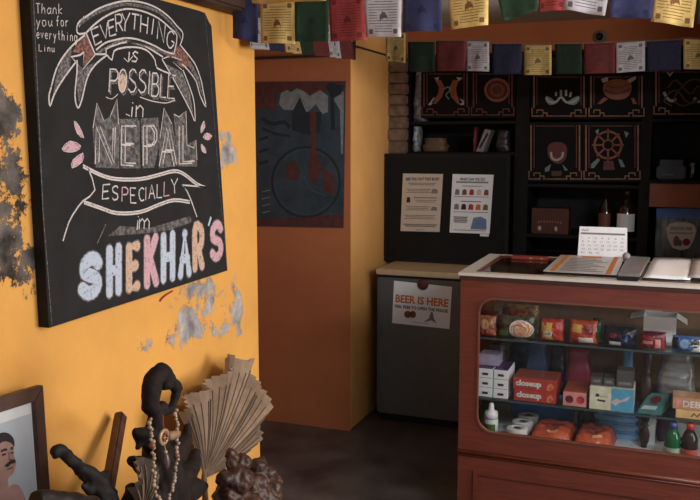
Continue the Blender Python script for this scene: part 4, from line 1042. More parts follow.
def packet(name, px, yf, d, base, m, label, cat='snack packet', group=None, marks=(), tilt=0):
    x0, x1, z0, z1 = rect(*px, yf); h = z1-z0; z0 = base+EPS; w = x1-x0
    t = thing(name, ((x0+x1)/2, yf+d/2, base), label, cat, group)
    sd = random.random()*50
    def S(a, c, sgn, lift=0):
        e = (max(0, 1-abs(2*a-1)**2.4))*(max(0, 1-abs(2*c-1)**2.2))
        wr = .10*noise.noise(Vector((a*6+sd, c*5, sgn)))*e
        return Vector((x0+w*a+.012*w*math.sin(c*9+sd), yf+d*.5+tilt*c+sgn*(d*.5*(e**.55+wr)+.0006)+(-lift), z0+h*c+.01*h*math.sin(a*7+sd)*c))
    b = MB(); n = 12
    for sgn in (-1, 1):
        g = [[b.bm.verts.new(S(i/n, j/n, sgn)) for i in range(n+1)] for j in range(n+1)]
        for j in range(n):
            for i in range(n): b.bm.faces.new((g[j][i], g[j][i+1], g[j+1][i+1], g[j+1][i]) if sgn < 0 else (g[j+1][i], g[j+1][i+1], g[j][i+1], g[j][i]))
    b.build('wrapper', m, t, True, normals=False)
    for nm, mm, pts in marks:
        b = MB()
        # subdivide polygon as a fan grid so that it follows the bulge
        cx = sum(p[0] for p in pts)/len(pts); cz = sum(p[1] for p in pts)/len(pts)
        K = 4; N_ = len(pts)
        cen = b.bm.verts.new(S(cx, cz, -1, .0012)); prev = None
        for k in range(1, K+1):
            f = k/K; ring = [b.bm.verts.new(S(cx+(p[0]-cx)*f, cz+(p[1]-cz)*f, -1, .0012)) for p in pts]
            for i in range(N_):
                j = (i+1) % N_
                if prev: b.bm.faces.new((prev[i], ring[i], ring[j], prev[j]))
                else: b.bm.faces.new((cen, ring[i], ring[j]))
            prev = ring
        b.build(nm, mm, t, normals=False)
    return t
def ov(cx, cy, rx, ry, n=16): return [(cx+rx*math.cos(2*math.pi*k/n), cy+ry*math.sin(2*math.pi*k/n)) for k in range(n)]
def rc(x0, x1, y0, y1): return [(x0, y0), ((x0+x1)/2, y0), (x1, y0), (x1, (y0+y1)/2), (x1, y1), ((x0+x1)/2, y1), (x0, y1), (x0, (y0+y1)/2)]
def c_(n, rgb, r=.30, **k):
    if n.startswith('pkt'): k.setdefault('bump', 1.0); k.setdefault('scale', 42); k.setdefault('detail', 2); k.setdefault('var', .35)
    return mat(n, rgb, r, **k)
YI = CY0+.085
# top shelf
tan = c_('pkt_orange_tan', (196, 124, 88), rgb2=(116, 52, 38)); olive = c_('pkt_olive', (118, 104, 72), rgb2=(52, 44, 34), metal=.2); bisc = c_('print_biscuit', (214, 160, 120)); redp = c_('pkt_red', (206, 70, 56), rgb2=(140, 30, 30)); yel = c_('print_yellow', (226, 180, 92))
grn = c_('pkt_green', (48, 84, 52), rgb2=(22, 44, 28)); wht = c_('print_white', (228, 222, 216)); navy = c_('pkt_navy', (40, 38, 58), rgb2=(14, 13, 24)); crim = c_('pkt_crimson', (166, 58, 66), rgb2=(92, 24, 36)); blu = c_('pkt_blue', (92, 128, 178), rgb2=(52, 74, 140)); oran = c_('print_orange', (222, 132, 62))
dark = c_('print_dark', (44, 38, 40)); pinkm = c_('print_pink', (222, 150, 146))
packet('snack_packet', (477, 317, 495, 337), YI, .05, zA1, tan, 'tan biscuit packet at the left end of the top glass shelf', marks=[('picture', bisc, ov(.42, .6, .25, .25)), ('band', redp, rc(.1, .9, .08, .2))])
packet('snack_packet', (479, 309, 499, 330), YI+.075, .05, zA1, c_('pkt_maroon', (140, 62, 50), rgb2=(80, 30, 28)), 'maroon biscuit packet standing behind the tan one on the top shelf', marks=[('picture', bisc, ov(.5, .6, .3, .2))])
packet('snack_packet', (497, 318, 534, 340), YI+.005, .06, zA1, olive, 'olive snack packet with a large orange biscuit picture on the top shelf', marks=[('biscuit_ring', wht, ov(.65, .42, .33, .42)), ('biscuit', oran, ov(.65, .42, .29, .37)), ('leaf_print', c_('print_green', (96, 130, 60)), rc(.05, .30, .06, .34)), ('picture', bisc, ov(.66, .38, .14, .18))])
packet('snack_packet', (501, 303, 538, 332), YI+.08, .07, zA1, c_('pkt_olive_gold', (190, 156, 104), rgb2=(104, 76, 46), metal=.3), 'gold ended snack packet with a red print behind the olive one', marks=[('picture', redp, rc(.2, .7, .45, .85)), ('picture_light', oran, ov(.55, .6, .16, .15))])
packet('snack_packet', (540, 319, 563, 341), YI, .06, zA1, redp, 'red and yellow crisp packet with an oval badge on the top shelf', marks=[('yellow_side', yel, rc(.04, .55, .08, .86)), ('badge', wht, ov(.34, .36, .2, .17)), ('badge_text', dark, rc(.22, .46, .30, .40))])
packet('snack_packet', (569, 319, 597, 342), YI, .06, zA1, c_('pkt_orange_red', (214, 96, 62), rgb2=(150, 40, 36)), 'orange red crisp packet with a white strip on the top shelf', marks=[('yellow_patch', yel, rc(.1, .45, .5, .85)), ('white_strip', wht, rc(.34, .86, .06, .30)), ('red_patch', crim, rc(.5, .85, .45, .85))])
packet('snack_packet', (592, 317, 602, 342), YI+.02, .05, zA1, grn, 'narrow dark green packet squeezed right of the orange red crisps', marks=[('white_mark', wht, ov(.3, .6, .2, .14))])
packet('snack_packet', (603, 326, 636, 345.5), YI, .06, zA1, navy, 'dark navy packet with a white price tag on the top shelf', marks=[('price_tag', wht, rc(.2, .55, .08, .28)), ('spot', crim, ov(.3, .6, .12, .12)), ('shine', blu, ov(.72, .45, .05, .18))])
packet('snack_packet', (640.5, 330, 666, 348), YI, .05, zA1, crim, 'crimson packet with a dark top in front of the white open box', marks=[('dark_top', c_('print_maroon', (74, 28, 38)), rc(.04, .96, .76, .96)), ('white_word', pinkm, rc(.08, .48, .32, .5)), ('flash', pinkm, rc(.58, .8, .1, .62))])
packet('snack_packet', (672, 336, 705, 352), YI, .05, zA1, blu, 'blue and white wafer packet with a dark biscuit at the right edge', marks=[('dark_end', dark, rc(.03, .2, .2, .9)), ('white_side', wht, rc(.58, .96, .06, .85)), ('biscuit', dark, ov(.72, .62, .13, .26)), ('bright_patch', c_('print_sky', (140, 176, 214)), ov(.38, .55, .14, .3))])
# white open box
yo = YI+.10
x0, x1, z0, z1 = rect(643, 322, 676, 347, yo); h = .082; z0 = zA1+EPS; z1 = z0+h+.03
ob = thing('open_box', ((x0+x1)/2, yo+.06, zA1), 'white cardboard box with raised flaps on the top glass shelf', 'box')
b = MB(); tt = .002; d = .11
b.box(x0, x1, yo, yo+tt, z0, z1); b.box(x0, x1, yo+d-tt, yo+d, z0, z1); b.box(x0, x0+tt, yo+tt, yo+d-tt, z0, z1); b.box(x1-tt, x1, yo+tt, yo+d-tt, z0, z1); b.box(x0+tt, x1-tt, yo+tt, yo+d-tt, z0, z0+tt); b.build('carton', M_white, ob)
MB().slab([(x1, yo, z1-.001), (x1, yo+d, z1-.001), (x1+.04, yo+d, z1-.026), (x1+.04, yo, z1-.026)], Z*.002).build('flap', M_white, ob); MB().slab([(x0, yo, z1-.001), (x0, yo+d, z1-.001), (x0-.05, yo+d, z1-.014), (x0-.05, yo, z1-.014)], Z*.002).build('flap', M_white, ob)
MB().slab([(x0+.002, yo+d, z1), (x0+(x1-x0)*.55, yo+d, z1), (x0+(x1-x0)*.55, yo+d+.02, z1+.06), (x0+.002, yo+d+.02, z1+.06)], Y*.002).build('flap', M_white, ob)
# middle shelf
for k, (xx, lab) in enumerate(((478, 'leftmost stack of white medicine cartons on the middle glass shelf'), (493.5, 'second stack of white medicine cartons beside the red toothpaste boxes'))):
    for j in range(3):
        t, a, bb, z0, z1 = carton('medicine_carton', (xx, 372, xx+14.6, 381.2), YI+.002*j, .15, zA2+j*.0385+EPS*j, M_white, ['bottom', 'middle', 'top'][j]+' white carton of the '+('leftmost stack' if k == 0 else 'stack beside the red toothpaste boxes')+' on the middle shelf', 'carton', 'white cartons on the middle shelf', top=c_('carton_purple', (74, 52, 92)))
        dec(t, 'print', [(a+.018, z0+.012), (a+.042, z0+.012), (a+.042, z0+.022), (a+.018, z0+.022)], YI+.002*j, M_ink)
cl_top = c_('carton_red_side', (164, 84, 62))
for j, (lab, off) in enumerate((('lower red toothpaste box of two on the middle shelf', 0), ('upper red toothpaste box lying on another on the middle shelf', -.006))):
    t, a, bb, z0, z1 = carton('toothpaste_box', (514+off*200, 387, 556, 398.5), YI, .14, zA2+j*.0478, c_('toothpaste_red', (186, 66, 58)), lab, 'toothpaste box', 'red toothpaste boxes', top=cl_top)
    text('brand', 'closeup', ((a*.64+bb*.36), YI, (z0+z1)/2), X, Z, (bb-a)*.60, (z1-z0)*.66, wht, t, .05, .001)
    dec(t, 'swoosh', [(a+.78*(bb-a), z0+.006), (a+.86*(bb-a), z0+.004), (a+.95*(bb-a), z0+.02), (a+.9*(bb-a), z0+.036), (a+.8*(bb-a), z0+.028)], YI, c_('swoosh_orange', (226, 130, 84)))
    dec(t, 'swoosh_dark', [(a+.83*(bb-a), z0+.010), (a+.90*(bb-a), z0+.014), (a+.88*(bb-a), z0+.026)], YI-.0004, cl_top)
t, a, bb, z0, z1 = carton('red_carton', (563, 388, 586.5, 402), YI, .16, zA2, pinkm, 'pink fronted carton with an orange top in the middle shelf centre', 'carton', top=c_('carton_orange_top', (186, 96, 60)))
for fx, mm in ((.28, crim), (.75, redp)): dec(t, 'print', [(a+(bb-a)*fx+.016*math.cos(k*math.pi/5), (z0+z1)/2+.016*math.sin(k*math.pi/5)) for k in range(10)], YI, mm)
t, a, bb, z0, z1 = carton('display_carton', (589.5, 384, 634, 407), YI-.005, .13, zA2, c_('carton_cream', (226, 222, 196)), 'half cream half sky blue carton on the middle shelf', 'carton')
xm = a+(bb-a)*.5
dec(t, 'blue_half', [(xm, z0), (bb, z0), (bb, z1), (xm, z1)], YI-.005, c_('carton_sky', (92, 166, 200)))
scribble('print', (a+(bb-a)*.28, YI-.005, z0+.055), X, Z, (bb-a)*.28, .007, M_greyink, t, 9)
dec(t, 'print_mark', [(a+.024, z0+.052), (a+.036, z0+.052), (a+.036, z0+.064), (a+.024, z0+.064)], YI-.0056, M_ink)
dec(t, 'print_bar', [(a+.03, z0+.035), (a+.06, z0+.032), (a+.06, z0+.040), (a+.03, z0+.042)], YI-.005, M_ink)
dec(t, 'splash', [(xm-.006, z0+.034), (xm+.02, z0+.052), (xm+.035, z0+.046), (xm+.07, z0+.068), (xm+.06, z0+.048), (xm+.03, z0+.036), (xm+.016, z0+.022)], YI-.0054, c_('splash_pale', (206, 190, 198)))
zt_ = z1
gm = mat('dark_tray_box', (84, 80, 82), .4)
for px, lab, dz_ in (((591, 371, 602.5, 379), 'small dark grey pack, left on the cream and blue carton', 0), ((603.5, 371, 614.5, 379), 'small dark grey pack, middle on the cream and blue carton', 0), ((617, 362, 634, 379), 'taller dark pack standing on the blue half of the carton', 0)):
    t, a, bb, z0, z1 = carton('dark_pack', px, YI+.01, .07, zt_+EPS, gm, lab, 'pack', 'dark packs on the cream carton'); dec(t, 'print', [(a+.008, z0+.012), (bb-.008, z0+.012), (bb-.008, z0+.022), (a+.008, z0+.022)], YI+.01, M_greyink)
crumple('blue_bundle', *[rect(622, 352, 634, 366, YI+.16)[i] for i in (0, 1)], zA2+.001, rect(622, 352, 634, 362, YI+.16)[3], YI+.16, .06, c_('pale_blue_bag', (96, 142, 190)), 'light blue pouch behind the taller dark pack on the middle shelf', 'pouch')
# teal booklet lying tilted
q = [P(638, 407.5, 'y', YI), P(661, 410, 'y', YI), P(670, 389, 'y', YI+.12), P(650, 386, 'y', YI+.12)]
q[0].z = q[1].z = zA2+.014; q[2].z = q[3].z = zA2+.055
tb = thing('teal_box', ((q[0]+q[2])/2), 'flat teal box with a dark red picture leaning on the middle shelf', 'box'); tb.location.z = zA2; ROOT_LOC[tb.name] = tb.location.copy()
lo = [Vector((p.x, p.y, zA2+EPS)) for p in q]
MB().hexa(lo+q).build('body', c_('teal_card', (78, 124, 126)), tb, bevel=.0015)
qq = lambda a, c: (q[0]*(1-a)+q[1]*a)*(1-c)+(q[3]*(1-a)+q[2]*a)*c+Z*.0018-Y*.0006
MB().poly([qq(.5+.28*math.cos(k*.6), .62+.2*math.sin(k*.6)) for k in range(10)]).build('picture', c_('print_oxblood', (110, 46, 40)), tb, normals=False)
MB().poly([qq(.08, .06), qq(.72, .08), qq(.76, .28), qq(.14, .26)]).build('white_strip', M_greyink if False else c_('strip_pale', (176, 188, 188)), tb, normals=False)
# brown cartons at the right
bc = c_('carton_tan', (206, 150, 112))
t, a, bb, z0, z1 = carton('soap_box', (676, 402.5, 706, 411), YI, .10, zA2, c_('carton_buff', (226, 186, 130)), 'buff coloured box under the pinkish lettered box at the right', 'box'); scribble('print', (a+.085, YI, (z0+z1)/2), X, Z, .06, .018, M_brownink, t, 6)
zz_ = z1
t, a, bb, z0, z1 = carton('soap_box', (673, 390, 704, 401.5), YI+.004, .10, zz_, bc, 'tan box lettered in white lying on the buff box at the right', 'box'); text('print', 'DEB', (a+(bb-a)*.62, YI+.004, (z0+z1)/2), X, Z, .062, .026, wht, t, .03, .001)
dec(t, 'emblem', [(a+.012, z0+.012), (a+.032, z0+.012), (a+.032, z0+.038), (a+.012, z0+.038)], YI+.004, pinkm)
# grey clear bag hanging between shelves
crumple('clear_bag', *rect(657, 352, 697, 386, YI+.13)[:2], zA2+.001, zA1-.012, YI+.13, .10, mat('grey_film', (150, 146, 148), .22, var=.6, scale=9, stretch=(.6, 1, 4), metal=.3), 'crumpled grey plastic bag on the middle shelf behind the tan boxes', 'bag')
# dark soft packs behind on the middle shelf
for (px, yo_, m, lab) in (((487, 346, 505, 368), .19, c_('bag_grey', (110, 106, 116)), 'grey pack at the back left of the middle shelf'), ((505, 345, 545, 374), .27, c_('bag_midnight', (34, 36, 54), .25), 'midnight blue pack behind the toothpaste boxes'), ((524, 343, 548, 362), .17, c_('bag_cobalt', (50, 62, 98), .25), 'cobalt pack above the toothpaste boxes'), ((548, 346, 566, 372), .20, navy, 'dark navy pack behind the pink carton'),
                          ((565, 350, 592, 368), .19, c_('bag_plum_red', (138, 52, 64), .3), 'plum red pouch behind the pink carton')):
    x0, x1, z0, z1 = rect(*px, YI+yo_); crumple('soft_pack', x0, x1, zA2+.001, min(z1, zA1-.012), YI+yo_, .07 if yo_ > .15 else .05, m, lab+' on the glass shelf' if 'shelf' not in lab else lab, 'soft pack')
t, a, bb, z0, z1 = carton('purple_box', (479, 357, 499, 368), YI+.05, .08, zA2+3*.0385+.004, c_('box_lilac', (176, 164, 190)), 'lilac white open box on top of the white carton stacks', 'box')
# the case floor
def bottle(px, pyt, yf, label, capm, liq, lab2, r, cat='bottle'):
    zt = P(px, pyt, 'y', yf).z; x = P(px, pyt+20, 'y', yf).x; H = zt-zfl
    t = thing('soda_bottle', (x, yf, zfl), label, cat)
    z0 = zfl+EPS
    MB().lathe((x, yf, z0), [(r*.86, 0), (r, .008), (r, H*.42), (r*.94, H*.5), (r, H*.58), (r*.7, H*.74), (r*.36, H*.85)], 18).build('bottle_body', liq, t, True)
    MB().lathe((x, yf, z0+H*.85), [(r*.46, 0), (r*.46, H*.14)], 14).build('cap', capm, t, True)
    b = MB(); rr = r*1.015
    for k in range(14):
        p = [Vector((x+rr*math.cos(a), yf+rr*math.sin(a), 0)) for a in (R(-180+k*180/14), R(-180+(k+1)*180/14))]
        b.quad(p[0]+Z*(z0+H*.08), p[1]+Z*(z0+H*.08), p[1]+Z*(z0+H*.38), p[0]+Z*(z0+H*.38))
    b.build('label', lab2, t); return t
bottle(672.5, 422, CY0+.085, 'green soda bottle with a blue cap on the case floor', c_('cap_blue', (70, 84, 150)), c_('soda_green', (26, 96, 58), .1), c_('label_pale_green', (176, 196, 178)), .031)
bottle(689.5, 423, CY0+.085, 'cola bottle with a red cap right of the green soda bottle', c_('cap_red', (206, 64, 56)), c_('soda_brown', (52, 36, 34), .1), c_('label_red', (206, 96, 88)), .031)
# spray bottle
yv = CY0+.085; x = P(491, 425, 'y', yv).x; zt = P(491, 403, 'y', yv).z; H = zt-zfl
t = thing('pump_bottle', (x, yv, zfl), 'white and green pump bottle on the case floor at the left', 'bottle')
MB().lathe((x, yv, zfl+EPS), [(.026, 0), (.029, .006), (.029, H*.52), (.028, H*.56)], 18).build('bottle_body', c_('bottle_white', (226, 230, 228)), t, True)
MB().lathe((x, yv, zfl+EPS+H*.56), [(.0285, 0), (.027, H*.2), (.012, H*.24), (.011, H*.38), (.008, H*.44)], 16).build('cap', c_('cap_white', (236, 236, 238)), t, True)
b = MB()
for k in range(12):
    p = [Vector((x+.0295*math.cos(a), yv+.0295*math.sin(a), 0)) for a in (R(-175+k*11), R(-164+k*11))]
    b.quad(p[0]+Z*(zfl+H*.1), p[1]+Z*(zfl+H*.1), p[1]+Z*(zfl+H*.45), p[0]+Z*(zfl+H*.45))
b.build('label', c_('label_green', (86, 112, 62)), t)
# paper rolls, a leaning stack
pr = mat('tissue_roll', (222, 216, 218), .85, var=.08, scale=40, bump=.2)
def roll(x, yv, z, r, h, label, ax):
    t = thing('paper_roll', (x, yv, z), label, 'paper roll', 'white paper rolls in the case')
    MB().lathe((x, yv, z+EPS), [(r*.96, 0), (r, .004), (r, h-.004), (r*.96, h), (r*.34, h), (r*.33, .004)], 24, ax).build('paper', pr, t, True)
    MB().lathe((x, yv, z+EPS+h*.985), [(r*.33, 0), (r*.30, -.006)], 16, ax).build('core', M_brownink if False else c_('core_dark', (70, 62, 66)), t, True)
    return t
rl = []
for k, (px_, lab) in enumerate(((517, 'front paper roll with a printed wrapper on the case floor'), (522.5, 'middle paper roll of the row behind the printed one'), (528.5, 'rear paper roll of the row before the blue tub'))):
    yv = CY0+.085+k*.090; x = P(px_, 428-k*8, 'y', yv).x; hr = .058
    t = roll(x, yv, zfl, .043, hr, lab, Z)
    if k: continue
    b = MB()
    for j in range(13):
        p = [Vector((x+.0436*math.cos(a), yv+.0436*math.sin(a), 0)) for a in (R(-150+j*9), R(-141+j*9))]
        if j not in (4, 8): b.quad(p[0]+Z*(zfl+.008), p[1]+Z*(zfl+.008), p[1]+Z*(zfl+.034), p[0]+Z*(zfl+.034))
    b.build('wrapper_print', c_('print_rose', (206, 150, 150)), t)
# orange packets
og = c_('pkt_deep_orange', (200, 92, 62), .32, var=.3, scale=18)
for i, (px, lab) in enumerate((((530, 423, 572, 441), 'left orange snack bag lying on the case floor'), ((574, 426, 613, 445), 'right orange snack bag lying beside its twin on the case floor'))):
    yv = CY0+.055+i*.004; x0, x1, z0, z1 = rect(*px, yv)
    h = .060; t = thing('orange_bag', ((x0+x1)/2, yv+.07, zfl), lab, 'snack bag', 'orange snack bags')
    b = MB(); n = 12; sdd = i*7.
    top = []
    for sgn in (0, 1):
        g = []
        for j in range(n+1):
            row = []
            for k in range(n+1):
                a, c = k/n, j/n
                e = max(0, 1-abs(2*a-1)**9)*max(0, 1-abs(2*c-1)**9)
                zz = zfl+.006+EPS+(h*e**.5*(1+.22*noise.noise(Vector((a*5+sdd, c*4, 1)))) if sgn else -.005*e**.3)
                row.append(b.bm.verts.new((x0+(x1-x0)*a+.012*(c-.5), yv+.185*c+.004*math.sin(a*9+sdd), zz)))
            g.append(row)
        for j in range(n):
            for k in range(n): b.bm.faces.new((g[j][k], g[j][k+1], g[j+1][k+1], g[j+1][k]) if sgn else (g[j+1][k], g[j+1][k+1], g[j][k+1], g[j][k]))
        top = g
    pts_ = [[v.co.copy() for v in r0] for r0 in top]
    b.build('wrapper', og, t, True, normals=False)
    b = MB()
    for j in range(3, 8):
        for k in range(3, 9):
            if (k+j) % 3 and not (j in (3, 7) and k in (3, 8)): b.quad(*[pts_[jj][kk]+Z*.0015-Y*.001 for jj, kk in ((j, k), (j, k+1), (j+1, k+1), (j+1, k))])
    b.build('print', c_('print_dark_orange', (126, 66, 66)), t, normals=False)
    b = MB()
    for k in range(5+i, 8+i): b.quad(*[pts_[jj][kk]+Z*.0016-Y*.0014 for jj, kk in ((1, k), (1, k+1), (2, k+1), (2, k))])
    b.build('pale_print', c_('print_pale', (230, 170, 130)), t, normals=False)
# blue tubs and sheets at the back
bl1 = c_('tub_blue', (84, 156, 240), .25, var=.3, scale=12); bl2 = c_('sheet_blue', (140, 190, 240), .4, var=.3, scale=8, stretch=(1, 1, 5))
yv = CY0+.33
x0, x1, z0, z1 = rect(504, 402, 577, 430, yv)
t = thing('blue_tub', ((x0+x1)/2, yv+.06, zfl), 'bright blue plastic tub behind the paper rolls on the case floor', 'tub')
hb = zA2-.03-zfl
b = MB()
def oval(z, s): return [b.bm.verts.new(((x0+x1)/2+(x1-x0)/2*s*math.cos(k*math.pi/14), yv+.06+.075*s*math.sin(k*math.pi/14), z)) for k in range(28)]
rg = [oval(zfl+EPS, .86), oval(zfl+hb*.9, .96), oval(zfl+hb*.9, 1), oval(zfl+hb, 1), oval(zfl+hb, .95), oval(zfl+.006, .82)]
for a, c in zip(rg, rg[1:]):
    for k in range(28): b.bm.faces.new((a[k], a[(k+1) % 28], c[(k+1) % 28], c[k]))
b.bm.faces.new(rg[0][::-1]); b.bm.faces.new(rg[-1]); b.build('tub_body', bl1, t, True)
yv = CY0+.25; x0, x1, z0, z1 = rect(596, 405, 640, 432, yv)
hs = zA2-.03-zfl
for k in range(4):
    o = MB().box(x0+.004*(k % 2), x1-.004*(k % 3), yv, yv+.1, zfl+k*hs/4+EPS*(k+1), zfl+(k+1)*hs/4).build('folded_sheet', bl2, None, bevel=.009); center_origin(o); tag(o, ['lowest', 'second lowest', 'second highest', 'topmost'][k]+' folded light blue plastic sheet in the stack by the spindle', 'folded sheet', 'folded blue sheets')
x0, x1, z0, z1 = rect(577, 405, 594, 432, CY0+.30)
crumple('dark_pouch', x0, x1, zfl+.001, zA2-.03, CY0+.29, .1, navy, 'dark navy pouch between the blue tub and the folded blue sheets', 'pouch')
x0, x1, z0, z1 = rect(656, 408, 678, 442, CY0+.30)
crumple('purple_bag', x0, x1, zfl+.001, zA2-.03, CY0+.28, .12, c_('bag_mauve', (104, 70, 92), .4), 'mauve bag behind the soda bottles on the case floor', 'bag')
x0, x1, z0, z1 = rect(647, 410, 655.5, 440, CY0+.24)
o = MB().box(x0, x1, CY0+.24, CY0+.26, zfl+EPS, zA2-.012).build('card_strip', M_white); center_origin(o); tag(o, 'upright white card strip right of the turned spindle', 'card')
for px, lab in (((613, 447.5, 625.5, 452), 'small green soap bar, left of three on the case floor'), ((627, 449, 639, 454), 'small green soap bar, middle of three on the case floor'), ((641, 450, 653, 455), 'small green soap bar, right of three by the spindle foot')):
    x0, x1, z0, z1 = rect(*px, CY0+.06); o = MB().box(x0, x1, CY0+.05, CY0+.09, zfl+EPS, zfl+.018).build('soap_bar', c_('soap_green', (84, 108, 92)), None, bevel=.003); center_origin(o); tag(o, lab, 'soap bar', 'green soap bars')
x0, x1, z0, z1 = rect(478, 402, 496, 412, CY0+.2)
crumple('green_bag', x0, x1, zfl+.001, zA2-.02, CY0+.2, .08, grn, 'dark green pouch behind the pump bottle at the left of the case', 'pouch')
# turned wooden spindle: lower and upper half each carry a glass shelf
ys = CY0+.20; sxp = P(644.5, 430, 'y', ys).x
for z0, z1, lab in ((zfl+EPS, zA2-.0065, 'turned dark wooden spindle on the case floor holding up the middle glass shelf'), (zA2+EPS, zA1-.0065, 'turned dark wooden spindle between the middle and top glass shelves')):
    h = z1-z0
    o = MB().lathe((sxp, ys, z0), [(.012, 0), (.012, h*.06), (.018, h*.16), (.021, h*.32), (.015, h*.46), (.010, h*.52), (.017, h*.55), (.010, h*.58), (.016, h*.68), (.021, h*.8), (.014, h*.94), (.012, h)], 16).build('spindle', mat('spindle_wood', (62, 36, 34), .4), None, True); center_origin(o); tag(o, lab, 'spindle')

# ------------------------------------------------------------------ low bench with curios against the yellow wall
ZB = .30
be = thing('bench', (-1.31, 1.75, 0), 'low dark wooden bench below the picture holding the curios', 'bench')
MB().box(XW+.004, -1.05, .9, 2.45, ZB-.03, ZB).build('seat', M_beam, be, bevel=.004)
for bx, by_ in ((XW+.05, .95), (-1.1, .95), (XW+.05, 2.38), (-1.1, 2.38)): MB().box(bx-.025, bx+.025, by_-.025, by_+.025, 0, ZB-.0305).build('leg', M_beam, be)
# framed portrait, leaning on the wall
xp = XW+.055
nrm = Vector((1, 0, .06)).normalized(); op = P(43, 385, 'x', xp)
on = lambda px, py, l=0: PL(px, py, op+nrm*l, nrm)
TR = on(43.5, 385); e1 = (on(0, 398)-TR).normalized(); e2 = (on(56, 500)-TR); e2 = (e2-e1*e2.dot(e1)*.75).normalized()
wF = .40; hF = (TR.z-(ZB+.001))/(-e2.z)
if e1.z < 0: hF = (TR.z+e1.z*wF-(ZB+.001))/(-e2.z)
fp = lambda a, c: TR+e1*a+e2*c
ft = thing('framed_portrait', fp(wF/2, hF), 'brown framed portrait of a man with a moustache leaning on the yellow wall', 'picture')
fw = .036
b = MB(); th = -nrm*.022
for q in ([fp(0, 0), fp(wF, 0), fp(wF-fw, fw), fp(fw, fw)], [fp(wF, 0), fp(wF, hF), fp(wF-fw, hF-fw), fp(wF-fw, fw)], [fp(wF, hF), fp(0, hF), fp(fw, hF-fw), fp(wF-fw, hF-fw)], [fp(0, hF), fp(0, 0), fp(fw, fw), fp(fw, hF-fw)]):
    b.slab(q, th)
b.build('frame', mat('frame_wood', (74, 46, 36), .45, var=.3, scale=20), ft, bevel=.002)
bk = -nrm*.012
MB().slab([fp(fw*.8, fw*.8)+bk, fp(wF-fw*.8, fw*.8)+bk, fp(wF-fw*.8, hF-fw*.8)+bk, fp(fw*.8, hF-fw*.8)+bk], -nrm*.003).build('mount', mat('portrait_mount', (236, 232, 236), .5, var=.03), ft)
PB2 = lambda px, py, l: PL(px, py, op-nrm*(.012-l), nrm)
def pfill(name, pts, l, m, sm=3):
    b = MB(); q = [PB2(x, y, l) for x, y in pts]
    if sm: q, _ = crom(q, sm, [0]*len(q), True)
    b.poly(q); return b.build(name, m, ft, normals=False)
u1 = .012
m0 = mat('portrait_backdrop', (196, 200, 210), .5, var=.10, scale=4)
MB().poly([fp(fw+.004, fw+.03)-nrm*.0112, fp(wF-fw-.02, fw+.03)-nrm*.0112, fp(wF-fw-.02, hF-fw-.03)-nrm*.0112, fp(fw+.004, hF-fw-.03)-nrm*.0112]).build('backdrop', m0, ft, normals=False)
sk = mat('portrait_skin', (178, 136, 124), .6, var=.12, scale=30)
pfill('portrait_shirt', [(-26, 500), (-14, 486), (-4, 480), (6, 488), (14, 484), (22, 490), (26, 520), (-30, 530)], .0016, mat('portrait_shirt', (190, 142, 136), .7))
pfill('portrait_face', [(-8, 446), (0, 438), (8, 438), (13, 445), (14, 455), (16, 462), (15, 468), (13, 474), (8, 479), (8, 488), (-4, 490), (-6, 478), (-9, 465)], .0022, sk)
pfill('portrait_hair', [(-10, 460), (-9, 442), (-2, 434), (6, 432.5), (12, 436), (14.5, 442), (14, 447), (11, 443), (4, 441.5), (-2, 446), (-4, 456), (-6, 462)], .0026, mat('portrait_hair', (50, 38, 40), .7))
pfill('portrait_moustache', [(4.5, 466), (8, 462.5), (12, 459.5), (15.5, 460), (15, 463), (11, 464), (8, 467)], .0028, MATS['portrait_hair'])
b = MB()
for pp in ([(1, 451.5), (5, 449.5), (7, 450.2)], [(10.5, 448.4), (13.5, 448)]): b.ribbon([PB2(x, y, .0030) for x, y in pp], .006, nrm, 2)
for pp in ([(2, 455), (6, 454)], [(11, 453), (13.5, 452.6)]): b.ribbon([PB2(x, y, .0030) for x, y in pp], .005, nrm)
b.build('portrait_eyes', MATS['portrait_hair'], ft, normals=False)
b = MB(); b.ribbon([PB2(x, y, .0030) for x, y in ((8.6, 452), (9.4, 457), (8.6, 459.5), (11.5, 459.6))], .0028, nrm); b.ribbon([PB2(x, y, .0030) for x, y in ((7, 469.5), (13, 467.6))], .004, nrm); b.build('portrait_nose', mat('portrait_shade', (108, 70, 66), .7), ft, normals=False)
b = MB(); b.slab([fp(fw*.9, fw*.9)-nrm*.006, fp(wF-fw*.9, fw*.9)-nrm*.006, fp(wF-fw*.9, hF-fw*.9)-nrm*.006, fp(fw*.9, hF-fw*.9)-nrm*.006], nrm*.002); b.build('glass', M_glass, ft)

M_root = mat('dark_driftwood', (34, 25, 22), .8, spec=.25, var=.45, scale=22, bump=.5)
M_root2 = mat('brown_root', (70, 44, 34), .5, var=.5, scale=26, bump=.6)
# stick leaning on the wall
xs_ = XW+.12
